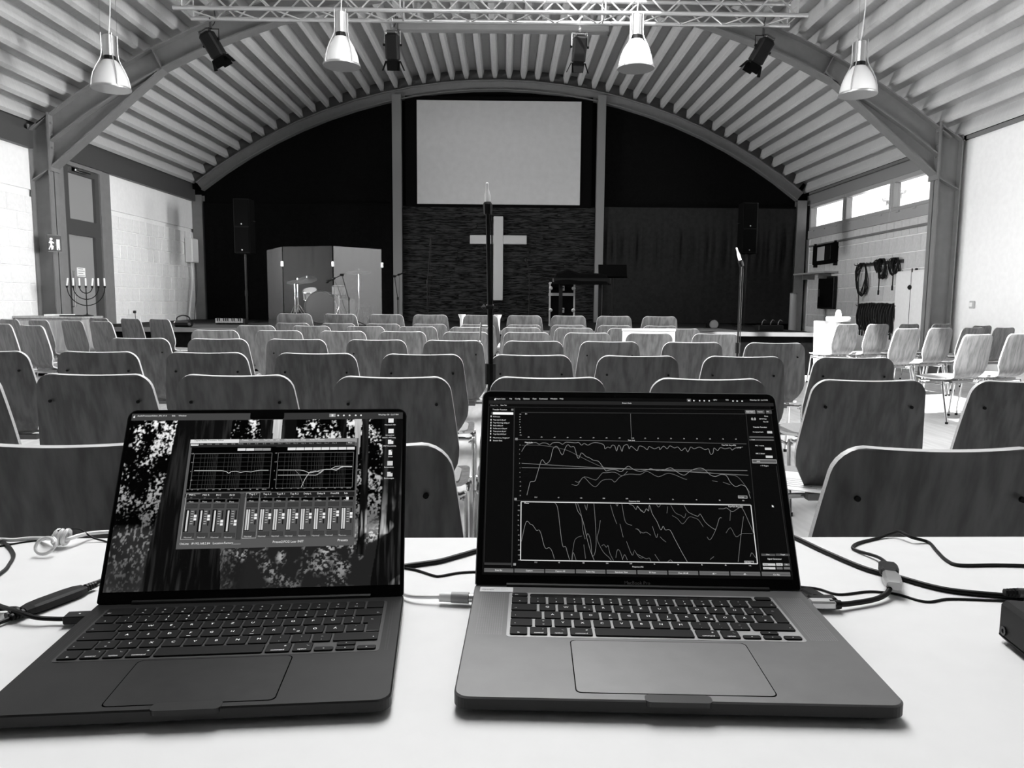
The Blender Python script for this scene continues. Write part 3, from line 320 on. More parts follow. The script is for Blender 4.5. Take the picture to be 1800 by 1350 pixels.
UI_TEXT = [('R', -162.8, 223.8, 'Smaart Suite', 1.7, 0.9), ('R', -145.6, 224.0, 'File', 1.7, 0.9), ('R', -138.7, 224.1, 'Config', 1.7, 0.9), ('R', -128.8, 224.2, 'Options', 1.7, 0.9), ('R', -117.3, 224.3, 'View', 1.7, 0.9), ('R', -109.1, 224.4, 'Command', 1.7, 0.9), ('R', -95.4, 224.6, 'Window', 1.7, 0.9), ('R', -84.0, 224.8, 'Help', 1.7, 0.9), ('R', 79.3, 225.1, '...', 1.6, 0.9), ('R', 102.9, 225.4, 'CPU', 1.6, 0.9), ('R', 117.8, 225.6, '93%', 1.6, 0.9), ('R', 147.1, 225.9, 'Wed Apr 30  12:17 PM', 1.6, 0.9), ('R', -8.1, 220.0, 'Smaart Suite', 1.6, 0.9), ('R', -168.5, 215.1, 'Default Tab', 1.4, 0.35), ('R', -156.2, 215.3, 'New Tab', 1.4, 0.9), ('R', -165.7, 209.4, 'Transfer Function', 1.7, 0.9), ('R', -164.8, 200.2, 'FCG Leer', 1.5, 0.9), ('R', -164.6, 196.0, 'Top new 6 dly.srf', 1.5, 0.9), ('R', -164.5, 192.3, 'Top+Sub Avg wDly.srf', 1.5, 0.9), ('R', -164.4, 188.6, 'Subs wDly.srf', 1.5, 0.9), ('R', -164.3, 185.0, 'RoSta pre 6 Dly.srf', 1.5, 0.9), ('R', -164.2, 181.3, 'Tops pre 6 dly.srf', 1.5, 0.9), ('R', -164.1, 177.7, 'Top+Sub AVG.srf', 1.5, 0.9), ('R', -164.1, 173.1, 'MLawrence_Target.srf', 1.5, 0.9), ('R', -164.0, 169.4, 'Session Data', 1.5, 0.9), ('R', -126.1, 204.5, 'Lin', 1.5, 0.9), ('R', -126.0, 167.6, 'Magnitude', 1.6, 0.9), ('R', -125.5, 93.4, 'Phase', 1.6, 0.9), ('R', 107.5, 167.4, 'Top+Sub Avg wDly', 1.5, 0.9), ('R', 125.0, 164.4, '2.0 dB', 1.4, 0.6), ('R', 107.9, 92.9, 'Top+Sub Avg wDly', 1.5, 0.9), ('R', -3.1, 172.0, 'Time (ms)', 1.4, 0.9), ('R', -5.1, 97.5, 'Frequency (Hz)', 1.4, 0.9), ('R', -4.8, 22.9, 'Frequency (Hz)', 1.4, 0.9), ('R', -122.9, 174.5, '-80', 1.3, 0.7), ('R', -107.4, 174.6, '-70', 1.3, 0.7), ('R', -91.8, 174.6, '-60', 1.3, 0.7), ('R', -76.3, 174.6, '-50', 1.3, 0.7), ('R', -60.8, 174.7, '-40', 1.3, 0.7), ('R', -45.3, 174.7, '-30', 1.3, 0.7), ('R', -29.8, 174.7, '-20', 1.3, 0.7), ('R', -14.4, 174.8, '-10', 1.3, 0.7), ('R', 1.1, 174.8, '0.00', 1.3, 0.7), ('R', 16.5, 174.8, '10', 1.3, 0.7), ('R', 31.9, 174.9, '20', 1.3, 0.7), ('R', 47.3, 174.9, '30', 1.3, 0.7), ('R', 62.7, 174.9, '40', 1.3, 0.7), ('R', 78.1, 175.0, '50', 1.3, 0.7), ('R', 93.5, 175.0, '60', 1.3, 0.7), ('R', 108.9, 175.0, '70', 1.3, 0.7), ('R', 124.2, 175.1, '80', 1.3, 0.7), ('R', -113.9, 100.6, '31.5', 1.3, 0.7), ('R', -87.0, 100.6, '63', 1.3, 0.7), ('R', -61.5, 100.5, '125', 1.3, 0.7), ('R', -35.3, 100.5, '250', 1.3, 0.7), ('R', -8.7, 100.5, '500', 1.3, 0.7), ('R', 18.2, 100.4, '1k', 1.3, 0.7), ('R', 44.7, 100.4, '2k', 1.3, 0.7), ('R', 71.5, 100.4, '4k', 1.3, 0.7), ('R', 98.1, 100.3, '8k', 1.3, 0.7), ('R', 124.4, 100.3, '16k', 1.3, 0.7), ('R', -113.4, 26.3, '31.5', 1.3, 0.7), ('R', -86.8, 26.3, '63', 1.3, 0.7), ('R', -60.3, 26.3, '125', 1.3, 0.7), ('R', -33.9, 26.3, '250', 1.3, 0.7), ('R', -7.5, 26.3, '500', 1.3, 0.7), ('R', 18.9, 26.3, '1k', 1.3, 0.7), ('R', 45.2, 26.3, '2k', 1.3, 0.7), ('R', 71.5, 26.3, '4k', 1.3, 0.7), ('R', 97.8, 26.3, '8k', 1.3, 0.7), ('R', 124.0, 26.3, '16k', 1.3, 0.7), ('R', -133.1, 203.9, '100', 1.1, 0.6), ('R', -133.0, 200.5, '80', 1.1, 0.6), ('R', -133.0, 197.1, '60', 1.1, 0.6), ('R', -132.9, 193.7, '40', 1.1, 0.6), ('R', -132.9, 190.3, '0', 1.1, 0.6), ('R', -132.8, 187.0, '-40', 1.1, 0.6), ('R', -132.8, 183.6, '-60', 1.1, 0.6), ('R', -132.7, 180.3, '-80', 1.1, 0.6), ('R', -132.7, 176.9, '-100', 1.1, 0.6), ('R', -132.5, 164.3, '12', 1.1, 0.6), ('R', -132.4, 158.6, '9', 1.1, 0.6), ('R', -132.3, 152.9, '6', 1.1, 0.6), ('R', -132.2, 147.2, '3', 1.1, 0.6), ('R', -132.1, 141.5, '0', 1.1, 0.6), ('R', -132.0, 135.8, '-3', 1.1, 0.6), ('R', -131.9, 130.2, '-6', 1.1, 0.6), ('R', -131.8, 124.7, '-9', 1.1, 0.6), ('R', -131.7, 119.1, '-12', 1.1, 0.6), ('R', -131.6, 113.6, '-15', 1.1, 0.6), ('R', -131.6, 108.1, '-18', 1.1, 0.6), ('R', -131.5, 102.6, '-21', 1.1, 0.6), ('R', -133.2, 90.7, '150', 1.1, 0.6), ('R', -133.1, 84.9, '120', 1.1, 0.6), ('R', -133.0, 79.1, '90', 1.1, 0.6), ('R', -132.9, 73.4, '60', 1.1, 0.6), ('R', -132.8, 67.6, '30', 1.1, 0.6), ('R', -132.7, 62.0, '0', 1.1, 0.6), ('R', -132.6, 56.3, '-30', 1.1, 0.6), ('R', -132.5, 50.7, '-60', 1.1, 0.6), ('R', -132.4, 45.1, '-90', 1.1, 0.6), ('R', -132.3, 39.5, '-120', 1.1, 0.6), ('R', -132.2, 34.0, '-150', 1.1, 0.6), ('R', -132.1, 28.4, '-180', 1.1, 0.6), ('R', 141.2, 210.5, 'Real Time', 1.4, 0.9), ('R', 154.7, 210.6, 'Impulse', 1.4, 0.9), ('R', 165.5, 210.8, 'SPL', 1.4, 0.9), ('R', 146.0, 200.2, '0.0', 3.2, 0.9), ('R', 162.0, 204.9, 'None', 1.4, 0.9), ('R', 155.5, 201.3, 'dB FS Peak', 1.4, 0.9), ('R', 159.9, 197.6, 'Max 0.0', 1.3, 0.9), ('R', 147.0, 190.5, 'Transfer Function', 1.6, 0.9), ('R', 145.9, 184.5, 'Averaging Depth', 1.3, 0.9), ('R', 143.3, 174.7, 'Track', 1.2, 0.9), ('R', 147.0, 167.2, 'MIC 1 vorne', 1.4, 0.9), ('R', 146.5, 157.3, 'MIC 2 hinten', 1.4, 0.9), ('R', 146.5, 147.7, 'AVG', 1.4, 0.9), ('R', 150.0, 142.3, '+ TF Engine', 1.4, 0.9), ('R', 144.5, 38.9, 'View', 1.3, 0.9), ('R', 160.5, 39.1, 'Target', 1.3, 0.9), ('R', 145.5, 33.9, 'Signal Generator', 1.6, 0.9), ('R', 140.6, 27.7, 'Noise', 1.4, 0.02), ('R', 140.1, 23.5, 'Output', 1.4, 0.02), ('R', 155.3, 27.9, '-14 dB', 1.2, 0.02), ('R', 164.4, 28.1, 'On', 1.3, 0.9), ('R', 120.9, 104.1, '1/6 Oct', 1.4, 0.9), ('R', 120.2, 29.9, '1/6 Oct', 1.4, 0.9), ('R', -157.2, 16.6, 'Data Bar', 1.6, 0.9), ('R', -122.9, 16.6, 'Capture', 1.6, 0.9), ('R', -90.1, 16.6, 'Capture All', 1.6, 0.9), ('R', -56.1, 16.6, 'Reset Avg', 1.6, 0.9), ('R', -24.2, 16.7, 'Spectrum View', 1.6, 0.9), ('R', 13.2, 16.7, 'TF View', 1.6, 0.9), ('R', 45.3, 16.7, 'Clear All dB', 1.6, 0.9), ('R', 83.0, 16.7, 'dB +', 1.6, 0.9), ('R', 117.2, 16.7, 'dB -', 1.6, 0.9), ('R', 149.7, 16.7, 'Ctrl Bar', 1.6, 0.9), ('L', -144.8, 205.1, 'AudioProcessorEditor_EN_V1.6', 1.7, 0.9), ('L', -107.4, 205.0, 'Edit', 1.7, 0.9), ('L', -100.1, 205.0, 'Window', 1.7, 0.9), ('L', 123.9, 204.7, 'Wed Apr 30  12:17 PM', 1.7, 0.9), ('L', 131.5, 192.4, 'Macintosh HD', 1.5, 0.9), ('L', 132.8, 179.7, 'Screenshot', 1.5, 0.9), ('L', 129.0, 176.8, '2025-0...0752.png', 1.5, 0.9), ('L', 130.8, 166.7, 'PDF Documents', 1.5, 0.9), ('L', 136.2, 154.0, 'Other', 1.5, 0.9), ('L', 132.3, 141.4, 'Screenshots', 1.5, 0.9), ('L', 132.2, 128.6, 'Zeichnungen', 1.5, 0.9), ('L', -79.1, 175.3, 'Digital Audio Processor Editor', 1.8, 0.02), ('L', -27.4, 175.3, 'Presets', 1.7, 0.9), ('L', -15.2, 175.3, 'Device', 1.7, 0.9), ('L', -3.7, 175.3, 'Tool Tasks', 1.7, 0.9), ('L', 10.0, 175.2, 'Link', 1.7, 0.9), ('L', 19.5, 175.2, 'Channel Names', 1.7, 0.9), ('L', 37.8, 175.1, 'Copy', 1.7, 0.9), ('L', 47.7, 175.1, 'Audio Processor', 1.7, 0.9), ('L', -81.5, 171.1, 'Routing', 1.5, 0.02), ('L', -73.1, 171.0, 'Gate', 1.5, 0.35), ('L', -65.1, 171.0, 'Comp', 1.5, 0.35), ('L', -56.1, 171.0, 'Limit', 1.5, 0.35), ('L', -47.9, 171.0, 'Delay', 1.5, 0.35), ('L', -38.7, 171.0, 'GEQ', 1.5, 0.35), ('L', -31.1, 171.0, 'Matrix', 1.5, 0.35), ('L', -21.3, 171.0, 'In A', 1.5, 0.35), ('L', -12.6, 170.9, 'In B', 1.5, 0.35), ('L', -3.9, 170.9, 'In C', 1.5, 0.35), ('L', 4.4, 170.9, 'In D', 1.5, 0.35), ('L', 12.5, 170.9, 'Out 1', 1.5, 0.35), ('L', 21.0, 170.9, 'Out 2', 1.5, 0.35), ('L', 29.6, 170.9, 'Out 3', 1.5, 0.35), ('L', 38.4, 170.8, 'Out 4', 1.5, 0.35), ('L', 47.0, 170.8, 'Out 5', 1.5, 0.35), ('L', 55.5, 170.8, 'Out 6', 1.5, 0.35), ('L', 64.2, 170.8, 'Out 7', 1.5, 0.35), ('L', 72.8, 170.8, 'Out 8', 1.5, 0.35), ('L', 90.9, 171.0, 'Mute', 1.5, 0.9), ('L', -80.7, 160.0, '+20', 1.2, 0.5), ('L', -79.9, 149.8, '+10', 1.2, 0.5), ('L', -79.2, 139.6, '0', 1.2, 0.5), ('L', -78.4, 129.6, '-10', 1.2, 0.5), ('L', 10.1, 159.7, '+20', 1.2, 0.5), ('L', 10.4, 149.4, '+10', 1.2, 0.5), ('L', 10.8, 139.1, '0', 1.2, 0.5), ('L', 11.1, 129.0, '-10', 1.2, 0.5), ('L', -80.8, 118.9, '-20', 1.1, 0.4), ('L', 9.3, 118.9, '-20', 1.1, 0.4), ('L', -75.7, 118.8, '10', 1.1, 0.4), ('L', 14.5, 118.8, '10', 1.1, 0.4), ('L', -69.5, 118.8, '20', 1.1, 0.4), ('L', 20.9, 118.8, '20', 1.1, 0.4), ('L', -60.3, 118.7, '50', 1.1, 0.4), ('L', 30.2, 118.7, '50', 1.1, 0.4), ('L', -53.5, 118.6, '100', 1.1, 0.4), ('L', 37.2, 118.6, '100', 1.1, 0.4), ('L', -46.8, 118.6, '200', 1.1, 0.4), ('L', 44.0, 118.6, '200', 1.1, 0.4), ('L', -37.4, 118.5, '500', 1.1, 0.4), ('L', 53.6, 118.5, '500', 1.1, 0.4), ('L', -29.9, 118.5, '1K', 1.1, 0.4), ('L', 61.2, 118.4, '1K', 1.1, 0.4), ('L', -23.0, 118.4, '2K', 1.1, 0.4), ('L', 68.3, 118.4, '2K', 1.1, 0.4), ('L', -13.8, 118.3, '5K', 1.1, 0.4), ('L', 77.7, 118.3, '5K', 1.1, 0.4), ('L', -6.9, 118.3, '10K', 1.1, 0.4), ('L', 84.8, 118.3, '10K', 1.1, 0.4), ('L', -0.5, 118.2, '20K Hz', 1.1, 0.4), ('L', 91.3, 118.2, '20K Hz', 1.1, 0.4), ('L', -77.2, 112.7, 'MIX L', 1.9, 0.9), ('L', -76.7, 105.2, 'Mute', 1.7, 0.6), ('L', -75.6, 109.8, '0.0', 1.1, 0.4), ('L', -77.3, 66.5, 'Normal', 1.8, 0.6), ('L', -63.0, 112.4, 'MIX R', 1.9, 0.9), ('L', -62.5, 105.0, 'Mute', 1.7, 0.6), ('L', -61.4, 109.5, '0.0', 1.1, 0.4), ('L', -63.3, 66.2, 'Normal', 1.8, 0.6), ('L', -48.7, 112.2, 'IN C', 1.9, 0.9), ('L', -48.3, 104.7, 'Mute', 1.7, 0.6), ('L', -47.2, 109.3, '0.0', 1.1, 0.4), ('L', -49.4, 65.9, 'Normal', 1.8, 0.6), ('L', -34.4, 111.9, 'IN D', 1.9, 0.9), ('L', -34.0, 104.5, 'Mute', 1.7, 0.6), ('L', -32.9, 109.0, '0.0', 1.1, 0.4), ('L', -35.4, 65.6, 'Normal', 1.8, 0.6), ('L', -13.5, 112.4, 'Top L 1', 1.9, 0.9), ('L', -13.1, 105.0, 'Mute', 1.7, 0.6), ('L', -11.9, 109.5, '0.0', 1.1, 0.4), ('L', -14.9, 66.2, 'Normal', 1.8, 0.6), ('L', 1.5, 112.4, 'Top L 2', 1.9, 0.9), ('L', 1.8, 104.9, 'Mute', 1.7, 0.6), ('L', 3.0, 109.4, '0.0', 1.1, 0.4), ('L', -0.3, 66.1, 'Normal', 1.8, 0.6), ('L', 16.0, 112.3, 'Top R 1', 1.9, 0.9), ('L', 16.2, 104.8, 'Mute', 1.7, 0.6), ('L', 17.5, 109.4, '0.0', 1.1, 0.4), ('L', 13.9, 66.0, 'Normal', 1.8, 0.6), ('L', 30.5, 112.2, 'Top R 2', 1.9, 0.9), ('L', 30.7, 104.7, 'Mute', 1.7, 0.6), ('L', 32.0, 109.3, '0.0', 1.1, 0.4), ('L', 28.1, 65.9, 'Normal', 1.8, 0.6), ('L', 45.0, 112.2, 'Delay L', 1.9, 0.9), ('L', 45.2, 104.7, 'Mute', 1.7, 0.6), ('L', 46.5, 109.2, '0.0', 1.1, 0.4), ('L', 42.3, 65.8, 'Normal', 1.8, 0.6), ('L', 59.6, 112.1, 'Delay R', 1.9, 0.9), ('L', 59.7, 104.6, 'Mute', 1.7, 0.6), ('L', 61.1, 109.2, '0.0', 1.1, 0.4), ('L', 56.6, 65.7, 'Normal', 1.8, 0.6), ('L', 74.3, 112.1, 'FrontFill', 1.9, 0.9), ('L', 74.3, 104.5, 'Mute', 1.7, 0.6), ('L', 75.7, 109.1, '0.0', 1.1, 0.4), ('L', 70.9, 65.7, 'Normal', 1.8, 0.6), ('L', 89.0, 112.0, 'Sub', 1.9, 0.9), ('L', 89.0, 104.4, 'Mute', 1.7, 0.6), ('L', 90.4, 109.0, '0.0', 1.1, 0.4), ('L', 85.3, 65.6, 'Normal', 1.8, 0.6), ('L', -80.6, 59.5, 'OnLine   IP:192.168.2.84   Location:Factory_____', 2.2, 0.9), ('L', 15.9, 59.4, 'Preset2:FCG Leer INIT', 2.4, 0.9), ('L', 84.4, 59.7, 'Presets', 2.6, 0.9)]
L_RECTS = [(0.095, (-84.6, 55.3, 102.2, 177.9)), (0.75, (-84.0, 173.6, -31.0, 177.9)), (0.3, (-30.6, 172.8, 100.3, 177.7)), (0.02, (-83.4, 168.4, 98.1, 173.6)), (0.7, (-83.1, 170.5, -74.9, 172.9)), (0.0, (-81.8, 117.0, 10.4, 168.8)), (0.0, (8.8, 116.3, 100.2, 168.3)), (0.13, (88.5, 170.2, 99.0, 173.1)), (0.05, (89.2, 170.6, 98.2, 172.7)), (0.02, (-82.7, 111.3, -24.1, 115.6)), (0.02, (-19.9, 110.4, 98.1, 115.3)), (0.05, (-24.4, 64.0, -18.5, 114.9)), (0.75, (-31.6, 164.1, -22.9, 167.0)), (0.75, (-22.2, 164.0, -13.5, 166.9)), (0.3, (-13.0, 164.1, -4.3, 167.0)), (0.3, (-4.0, 164.0, 4.7, 166.9)), (0.75, (23.5, 164.2, 32.3, 167.3)), (0.75, (32.8, 164.2, 41.6, 167.3)), (0.75, (42.2, 164.2, 51.0, 167.3)), (0.75, (51.6, 164.2, 60.4, 167.3)), (0.75, (61.0, 164.2, 69.8, 167.3)), (0.75, (70.4, 164.2, 79.2, 167.3)), (0.75, (79.9, 164.2, 88.7, 167.3)), (0.75, (89.4, 164.2, 98.2, 167.3))]
L_PLOTS = [(-78.2, 120.5, 6.9, 161.2), (13.5, 120.0, 97.5, 161.2)]
L_FADERS = [[(-81.3, 115.3), (-76.2, 65.3)], [(-67.1, 115.0), (-62.3, 65.0)], [(-52.8, 114.8), (-48.4, 64.7)], [(-38.5, 114.5), (-34.4, 64.4)], [(-17.5, 115.2), (-13.7, 65.1)], [(-2.5, 115.1), (1.0, 65.0)], [(11.9, 115.0), (15.1, 64.8)], [(26.4, 114.9), (29.3, 64.7)], [(41.0, 114.8), (43.5, 64.6)], [(55.6, 114.7), (57.8, 64.5)], [(70.3, 114.7), (72.1, 64.4)], [(85.0, 114.6), (86.5, 64.3)]]
L_ICONS = [(138.6, 198.1), (138.9, 185.3), (138.8, 172.2), (138.7, 159.5), (138.7, 146.7), (138.8, 133.9)]
TRUNKS = [(0.02, [(-100.8, 203.1), (-40.6, 202.7), (-41.1, 126.5), (-40.5, 69.9), (-34.0, 10.0), (-115.7, 12.3), (-108.3, 101.0), (-103.7, 160.7)]), (0.03, [(-9.2, 202.5), (4.2, 202.4), (4.7, 173.6), (-6.7, 173.7)]), (0.75, [(4.8, 202.4), (14.9, 202.3), (15.1, 173.5), (5.8, 173.6)]), (0.03, [(15.3, 202.3), (31.1, 202.2), (31.2, 173.3), (16.0, 173.5)]), (0.03, [(80.4, 201.9), (87.6, 201.8), (88.6, 172.7), (82.4, 172.8)]), (0.03, [(105.2, 201.7), (113.0, 201.6), (115.2, 104.6), (114.4, 45.4), (104.9, 45.6), (106.8, 124.3)]), (0.6, [(96.6, 201.7), (104.8, 201.7), (103.6, 158.3), (98.8, 158.3)]), (0.03, [(128.3, 201.5), (152.0, 201.4), (154.4, 5.6), (119.3, 6.6), (126.8, 57.1), (130.5, 123.9)])]
CABLES = {'loop_left': (0.0023, [(-0.703, 1.0, 0.0023), (-0.681, 0.989, 0.0023), (-0.656, 0.967, 0.0023), (-0.634, 0.943, 0.0023), (-0.62, 0.923, 0.0023), (-0.608, 0.897, 0.0023), (-0.6, 0.876, 0.0023), (-0.596, 0.847, 0.0023)]), 'white': (0.0028, [(-0.703, 0.986, 0.004), (-0.679, 0.987, 0.004), (-0.66, 0.985, 0.004), (-0.646, 0.991, 0.004), (-0.63, 0.993, 0.004), (-0.6, 0.974, 0.01), (-0.578, 0.964, 0.012), (-0.569, 0.981, 0.012), (-0.564, 1.005, 0.008), (-0.533, 1.027, 0.004)]), 'coil': (0.0032, [(-0.585, 0.968, 0.012), (-0.596, 0.972, 0.016), (-0.604, 0.965, 0.014), (-0.609, 0.959, 0.01), (-0.603, 0.946, 0.006), (-0.591, 0.933, 0.004), (-0.581, 0.93, 0.004), (-0.574, 0.93, 0.008), (-0.576, 0.937, 0.012), (-0.578, 0.934, 0.02), (-0.584, 0.933, 0.022), (-0.588, 0.932, 0.02)]), 'thin_left': (0.0012, [(-0.681, 0.963, 0.0012), (-0.667, 0.968, 0.0012), (-0.657, 0.976, 0.0012), (-0.644, 0.987, 0.0012), (-0.63, 0.991, 0.0012), (-0.609, 0.974, 0.01), (-0.594, 0.963, 0.02), (-0.584, 0.968, 0.024), (-0.577, 0.979, 0.022), (-0.572, 0.992, 0.016), (-0.557, 0.991, 0.006), (-0.538, 0.989, 0.0012), (-0.502, 0.965, 0.0012)]), 'y_a': (0.0022, [(-0.544, 0.756, 0.004), (-0.527, 0.758, 0.004), (-0.51, 0.758, 0.005), (-0.499, 0.762, 0.006)]), 'y_b': (0.0022, [(-0.511, 0.709, 0.004), (-0.505, 0.725, 0.004), (-0.497, 0.74, 0.005), (-0.488, 0.753, 0.006)]), 'y_c': (0.0026, [(-0.473, 0.798, 0.006), (-0.47, 0.822, 0.005), (-0.465, 0.838, 0.004), (-0.458, 0.864, 0.004)]), 'usb': (0.0024, [(-0.551, 0.774, 0.006), (-0.526, 0.757, 0.008), (-0.494, 0.737, 0.01), (-0.472, 0.729, 0.008), (-0.455, 0.73, 0.006), (-0.439, 0.73, 0.006)]), 'y_body': (0, [(-0.491, 0.759, 0.006), (-0.473, 0.798, 0.006)]), 'usb_plug': (0, [(-0.441, 0.73, 0.006), (-0.428, 0.731, 0.006)]), 'mid_thick': (0.0032, [(-0.142, 0.884, 0.0032), (-0.124, 0.893, 0.0032), (-0.101, 0.903, 0.0032), (-0.08, 0.913, 0.0032), (-0.058, 0.932, 0.0032), (-0.036, 0.952, 0.0032), (-0.014, 0.97, 0.0032)]), 'mid_thin': (0.0015, [(-0.144, 0.901, 0.0015), (-0.124, 0.893, 0.0015), (-0.106, 0.885, 0.0015), (-0.083, 0.867, 0.0015), (-0.074, 0.866, 0.0015), (-0.055, 0.876, 0.0015), (-0.034, 0.88, 0.0015), (-0.012, 0.878, 0.0015)]), 'mid_white': (0.0022, [(-0.132, 0.825, 0.004), (-0.112, 0.802, 0.005), (-0.101, 0.792, 0.006), (-0.088, 0.788, 0.007), (-0.069, 0.786, 0.008)]), 'mid_plug': (0, [(-0.069, 0.786, 0.008), (-0.056, 0.785, 0.008), (-0.037, 0.783, 0.008), (-0.032, 0.783, 0.008)]), 'r_thick': (0.0032, [(0.387, 1.073, 0.0032), (0.41, 1.013, 0.0032), (0.426, 0.956, 0.0032), (0.449, 0.893, 0.0032), (0.475, 0.864, 0.0032), (0.498, 0.835, 0.0032), (0.52, 0.82, 0.0032), (0.564, 0.808, 0.0032), (0.586, 0.804, 0.0032)]), 'r_loop': (0.0022, [(0.472, 0.883, 0.012), (0.482, 0.927, 0.006), (0.472, 0.964, 0.0022), (0.474, 0.979, 0.0022), (0.492, 0.997, 0.0022), (0.528, 1.018, 0.0022), (0.551, 1.028, 0.006), (0.56, 1.023, 0.01), (0.567, 1.004, 0.008), (0.589, 1.0, 0.0022), (0.58, 0.965, 0.0022), (0.571, 0.926, 0.0022), (0.578, 0.909, 0.0022), (0.626, 0.91, 0.0022), (0.674, 0.907, 0.0022)]), 'r_hdmi': (0.003, [(0.441, 0.816, 0.012), (0.43, 0.802, 0.008), (0.41, 0.789, 0.006), (0.378, 0.777, 0.006), (0.362, 0.772, 0.007)]), 'r_thin': (0.0014, [(0.331, 0.844, 0.0014), (0.348, 0.836, 0.0014), (0.365, 0.83, 0.0014), (0.381, 0.814, 0.0014), (0.415, 0.822, 0.0014), (0.43, 0.822, 0.0014), (0.449, 0.815, 0.0014), (0.463, 0.798, 0.0014), (0.475, 0.794, 0.0014), (0.502, 0.802, 0.0014), (0.552, 0.798, 0.0014), (0.595, 0.795, 0.0014)]), 'r_conn': (0, [(0.467, 0.875, 0.014), (0.458, 0.85, 0.014), (0.44, 0.807, 0.014)]), 'r_plug': (0, [(0.336, 0.772, 0.008), (0.353, 0.77, 0.008), (0.363, 0.769, 0.008)]), 'r_adapt': (0, [(0.349, 0.814, 0.006), (0.352, 0.789, 0.006)]), 'box': (0, [(0.489, 0.704, 0), (0.484, 0.657, 0), (0.498, 0.713, 0.038)])}
TABLE_EDGE = [(-0.695, 1.01, 0), (0.012, 1.026, 0), (0.75, 1.04, 0)]
# ================================================================== ROOM
XL, XR, YF, YB = -6.71, 6.60, 10.96, 16.53
mb = MB(); mb.box(XL-.3, XR+.3, -5.2, YB+.4, -.1, 0)
struct('floor', mb, floor_m)
AX, AZ, AR = -.165, 5.80-10.725, 10.725            # arch centre and radius of the roof sheet
def arch(r, x): return AZ+math.sqrt(max(r*r-(x-AX)**2, 0))
# corrugated roof: trapezoid ribs along the hall
def roof(y0, y1, gaps=()):
    pitch = .302; a0 = math.asin((XL-.25-AX)/AR); a1 = math.asin((XR+.25-AX)/AR)
    prof = []; s = a0*AR
    while s < a1*AR:
        for ds, dr in ((0, 0), (.065, 0), (.115, .18), (.252, .18)): prof.append(((s+ds)/AR, AR+dr))
        s += pitch
    P = [(AX+r*math.sin(a), AZ+r*math.cos(a)) for a, r in prof]
    mb = MB(); n = len(P)
    vs = [(x, y0, z) for x, z in P]+[(x, y1, z) for x, z in P]
    fs = []
    for i in range(n-1):
        if any(g0 < P[i][0] < g1 for g0, g1 in gaps): continue
        fs.append((i, i+1, n+i+1, n+i))
    return mb.add(vs, fs)
ceil = struct('ceiling', roof(-5.2, 1.0), sheet)
def sheetpart(y0, y1, gaps=()): roof(y0, y1, gaps).build('roof_sheet', sheet, ceil)
sheetpart(1.0, 3.1); sheetpart(3.1, 7.4, [(1.6, 2.9)]); sheetpart(7.4, 8.2, [(0, 1.5), (1.6, 2.9)]); sheetpart(8.2, 9.8, [(0, 1.5)]); sheetpart(9.8, YF+.02); sheetpart(YF+.02, YB+.3)
# steel portal frame across the hall
def ibeam_arch(r_out, r_in, xs0, xs1, y, fw, mats, parent, n=22, tw=.014, tf=.018, kinks=True):
    for nm, ra, rb, w in (('web', r_out-tf, r_in+tf, tw), ('flange', r_out, r_out-tf, fw), ('flange', r_in+tf, r_in, fw)):
        mb = MB(); a0, a1 = math.asin((xs0-AX)/r_in), math.asin((xs1-AX)/r_in)
        for i in range(n):
            t0 = a0+(a1-a0)*i/n; t1 = a0+(a1-a0)*(i+1)/n
            q = [(AX+rr*math.sin(t), AZ+rr*math.cos(t)) for t, rr in ((t0, ra), (t1, ra), (t1, rb), (t0, rb))]
            vs = [(x, y-w/2, z) for x, z in q]+[(x, y+w/2, z) for x, z in q]
            fs = [(0,1,2,3),(7,6,5,4),(0,4,5,1),(3,2,6,7)]
            if i == 0: fs.append((0,3,7,4))
            if i == n-1: fs.append((1,5,6,2))
            mb.add(vs, fs)
        mb.build(nm, mats, parent)
ro = 5.68-AZ; ri = ro-.31
fr = bpy.data.objects.new('trim_1', None); COL.objects.link(fr); fr['kind'] = 'structure'
ibeam_arch(ro, ri, -6.40, 6.14, YF, .20, steel, fr)
def flat(mb, p, q, y0, y1, t):
    """strip of steel from p to q (x,z), thickness t"""
    d = Vector((q[0]-p[0], q[1]-p[1])).normalized(); n = Vector((-d.y, d.x))*t/2
    poly = [(p[0]+n.x, p[1]+n.y), (q[0]+n.x, q[1]+n.y), (q[0]-n.x, q[1]-n.y), (p[0]-n.x, p[1]-n.y)]
    mb.prism(poly, lambda a, b, h: (a, h, b), y0, y1)
HL = [(-4.80, 4.27), (-6.43, 2.90)]; HR = [(4.48, 4.32), (6.17, 2.92)]
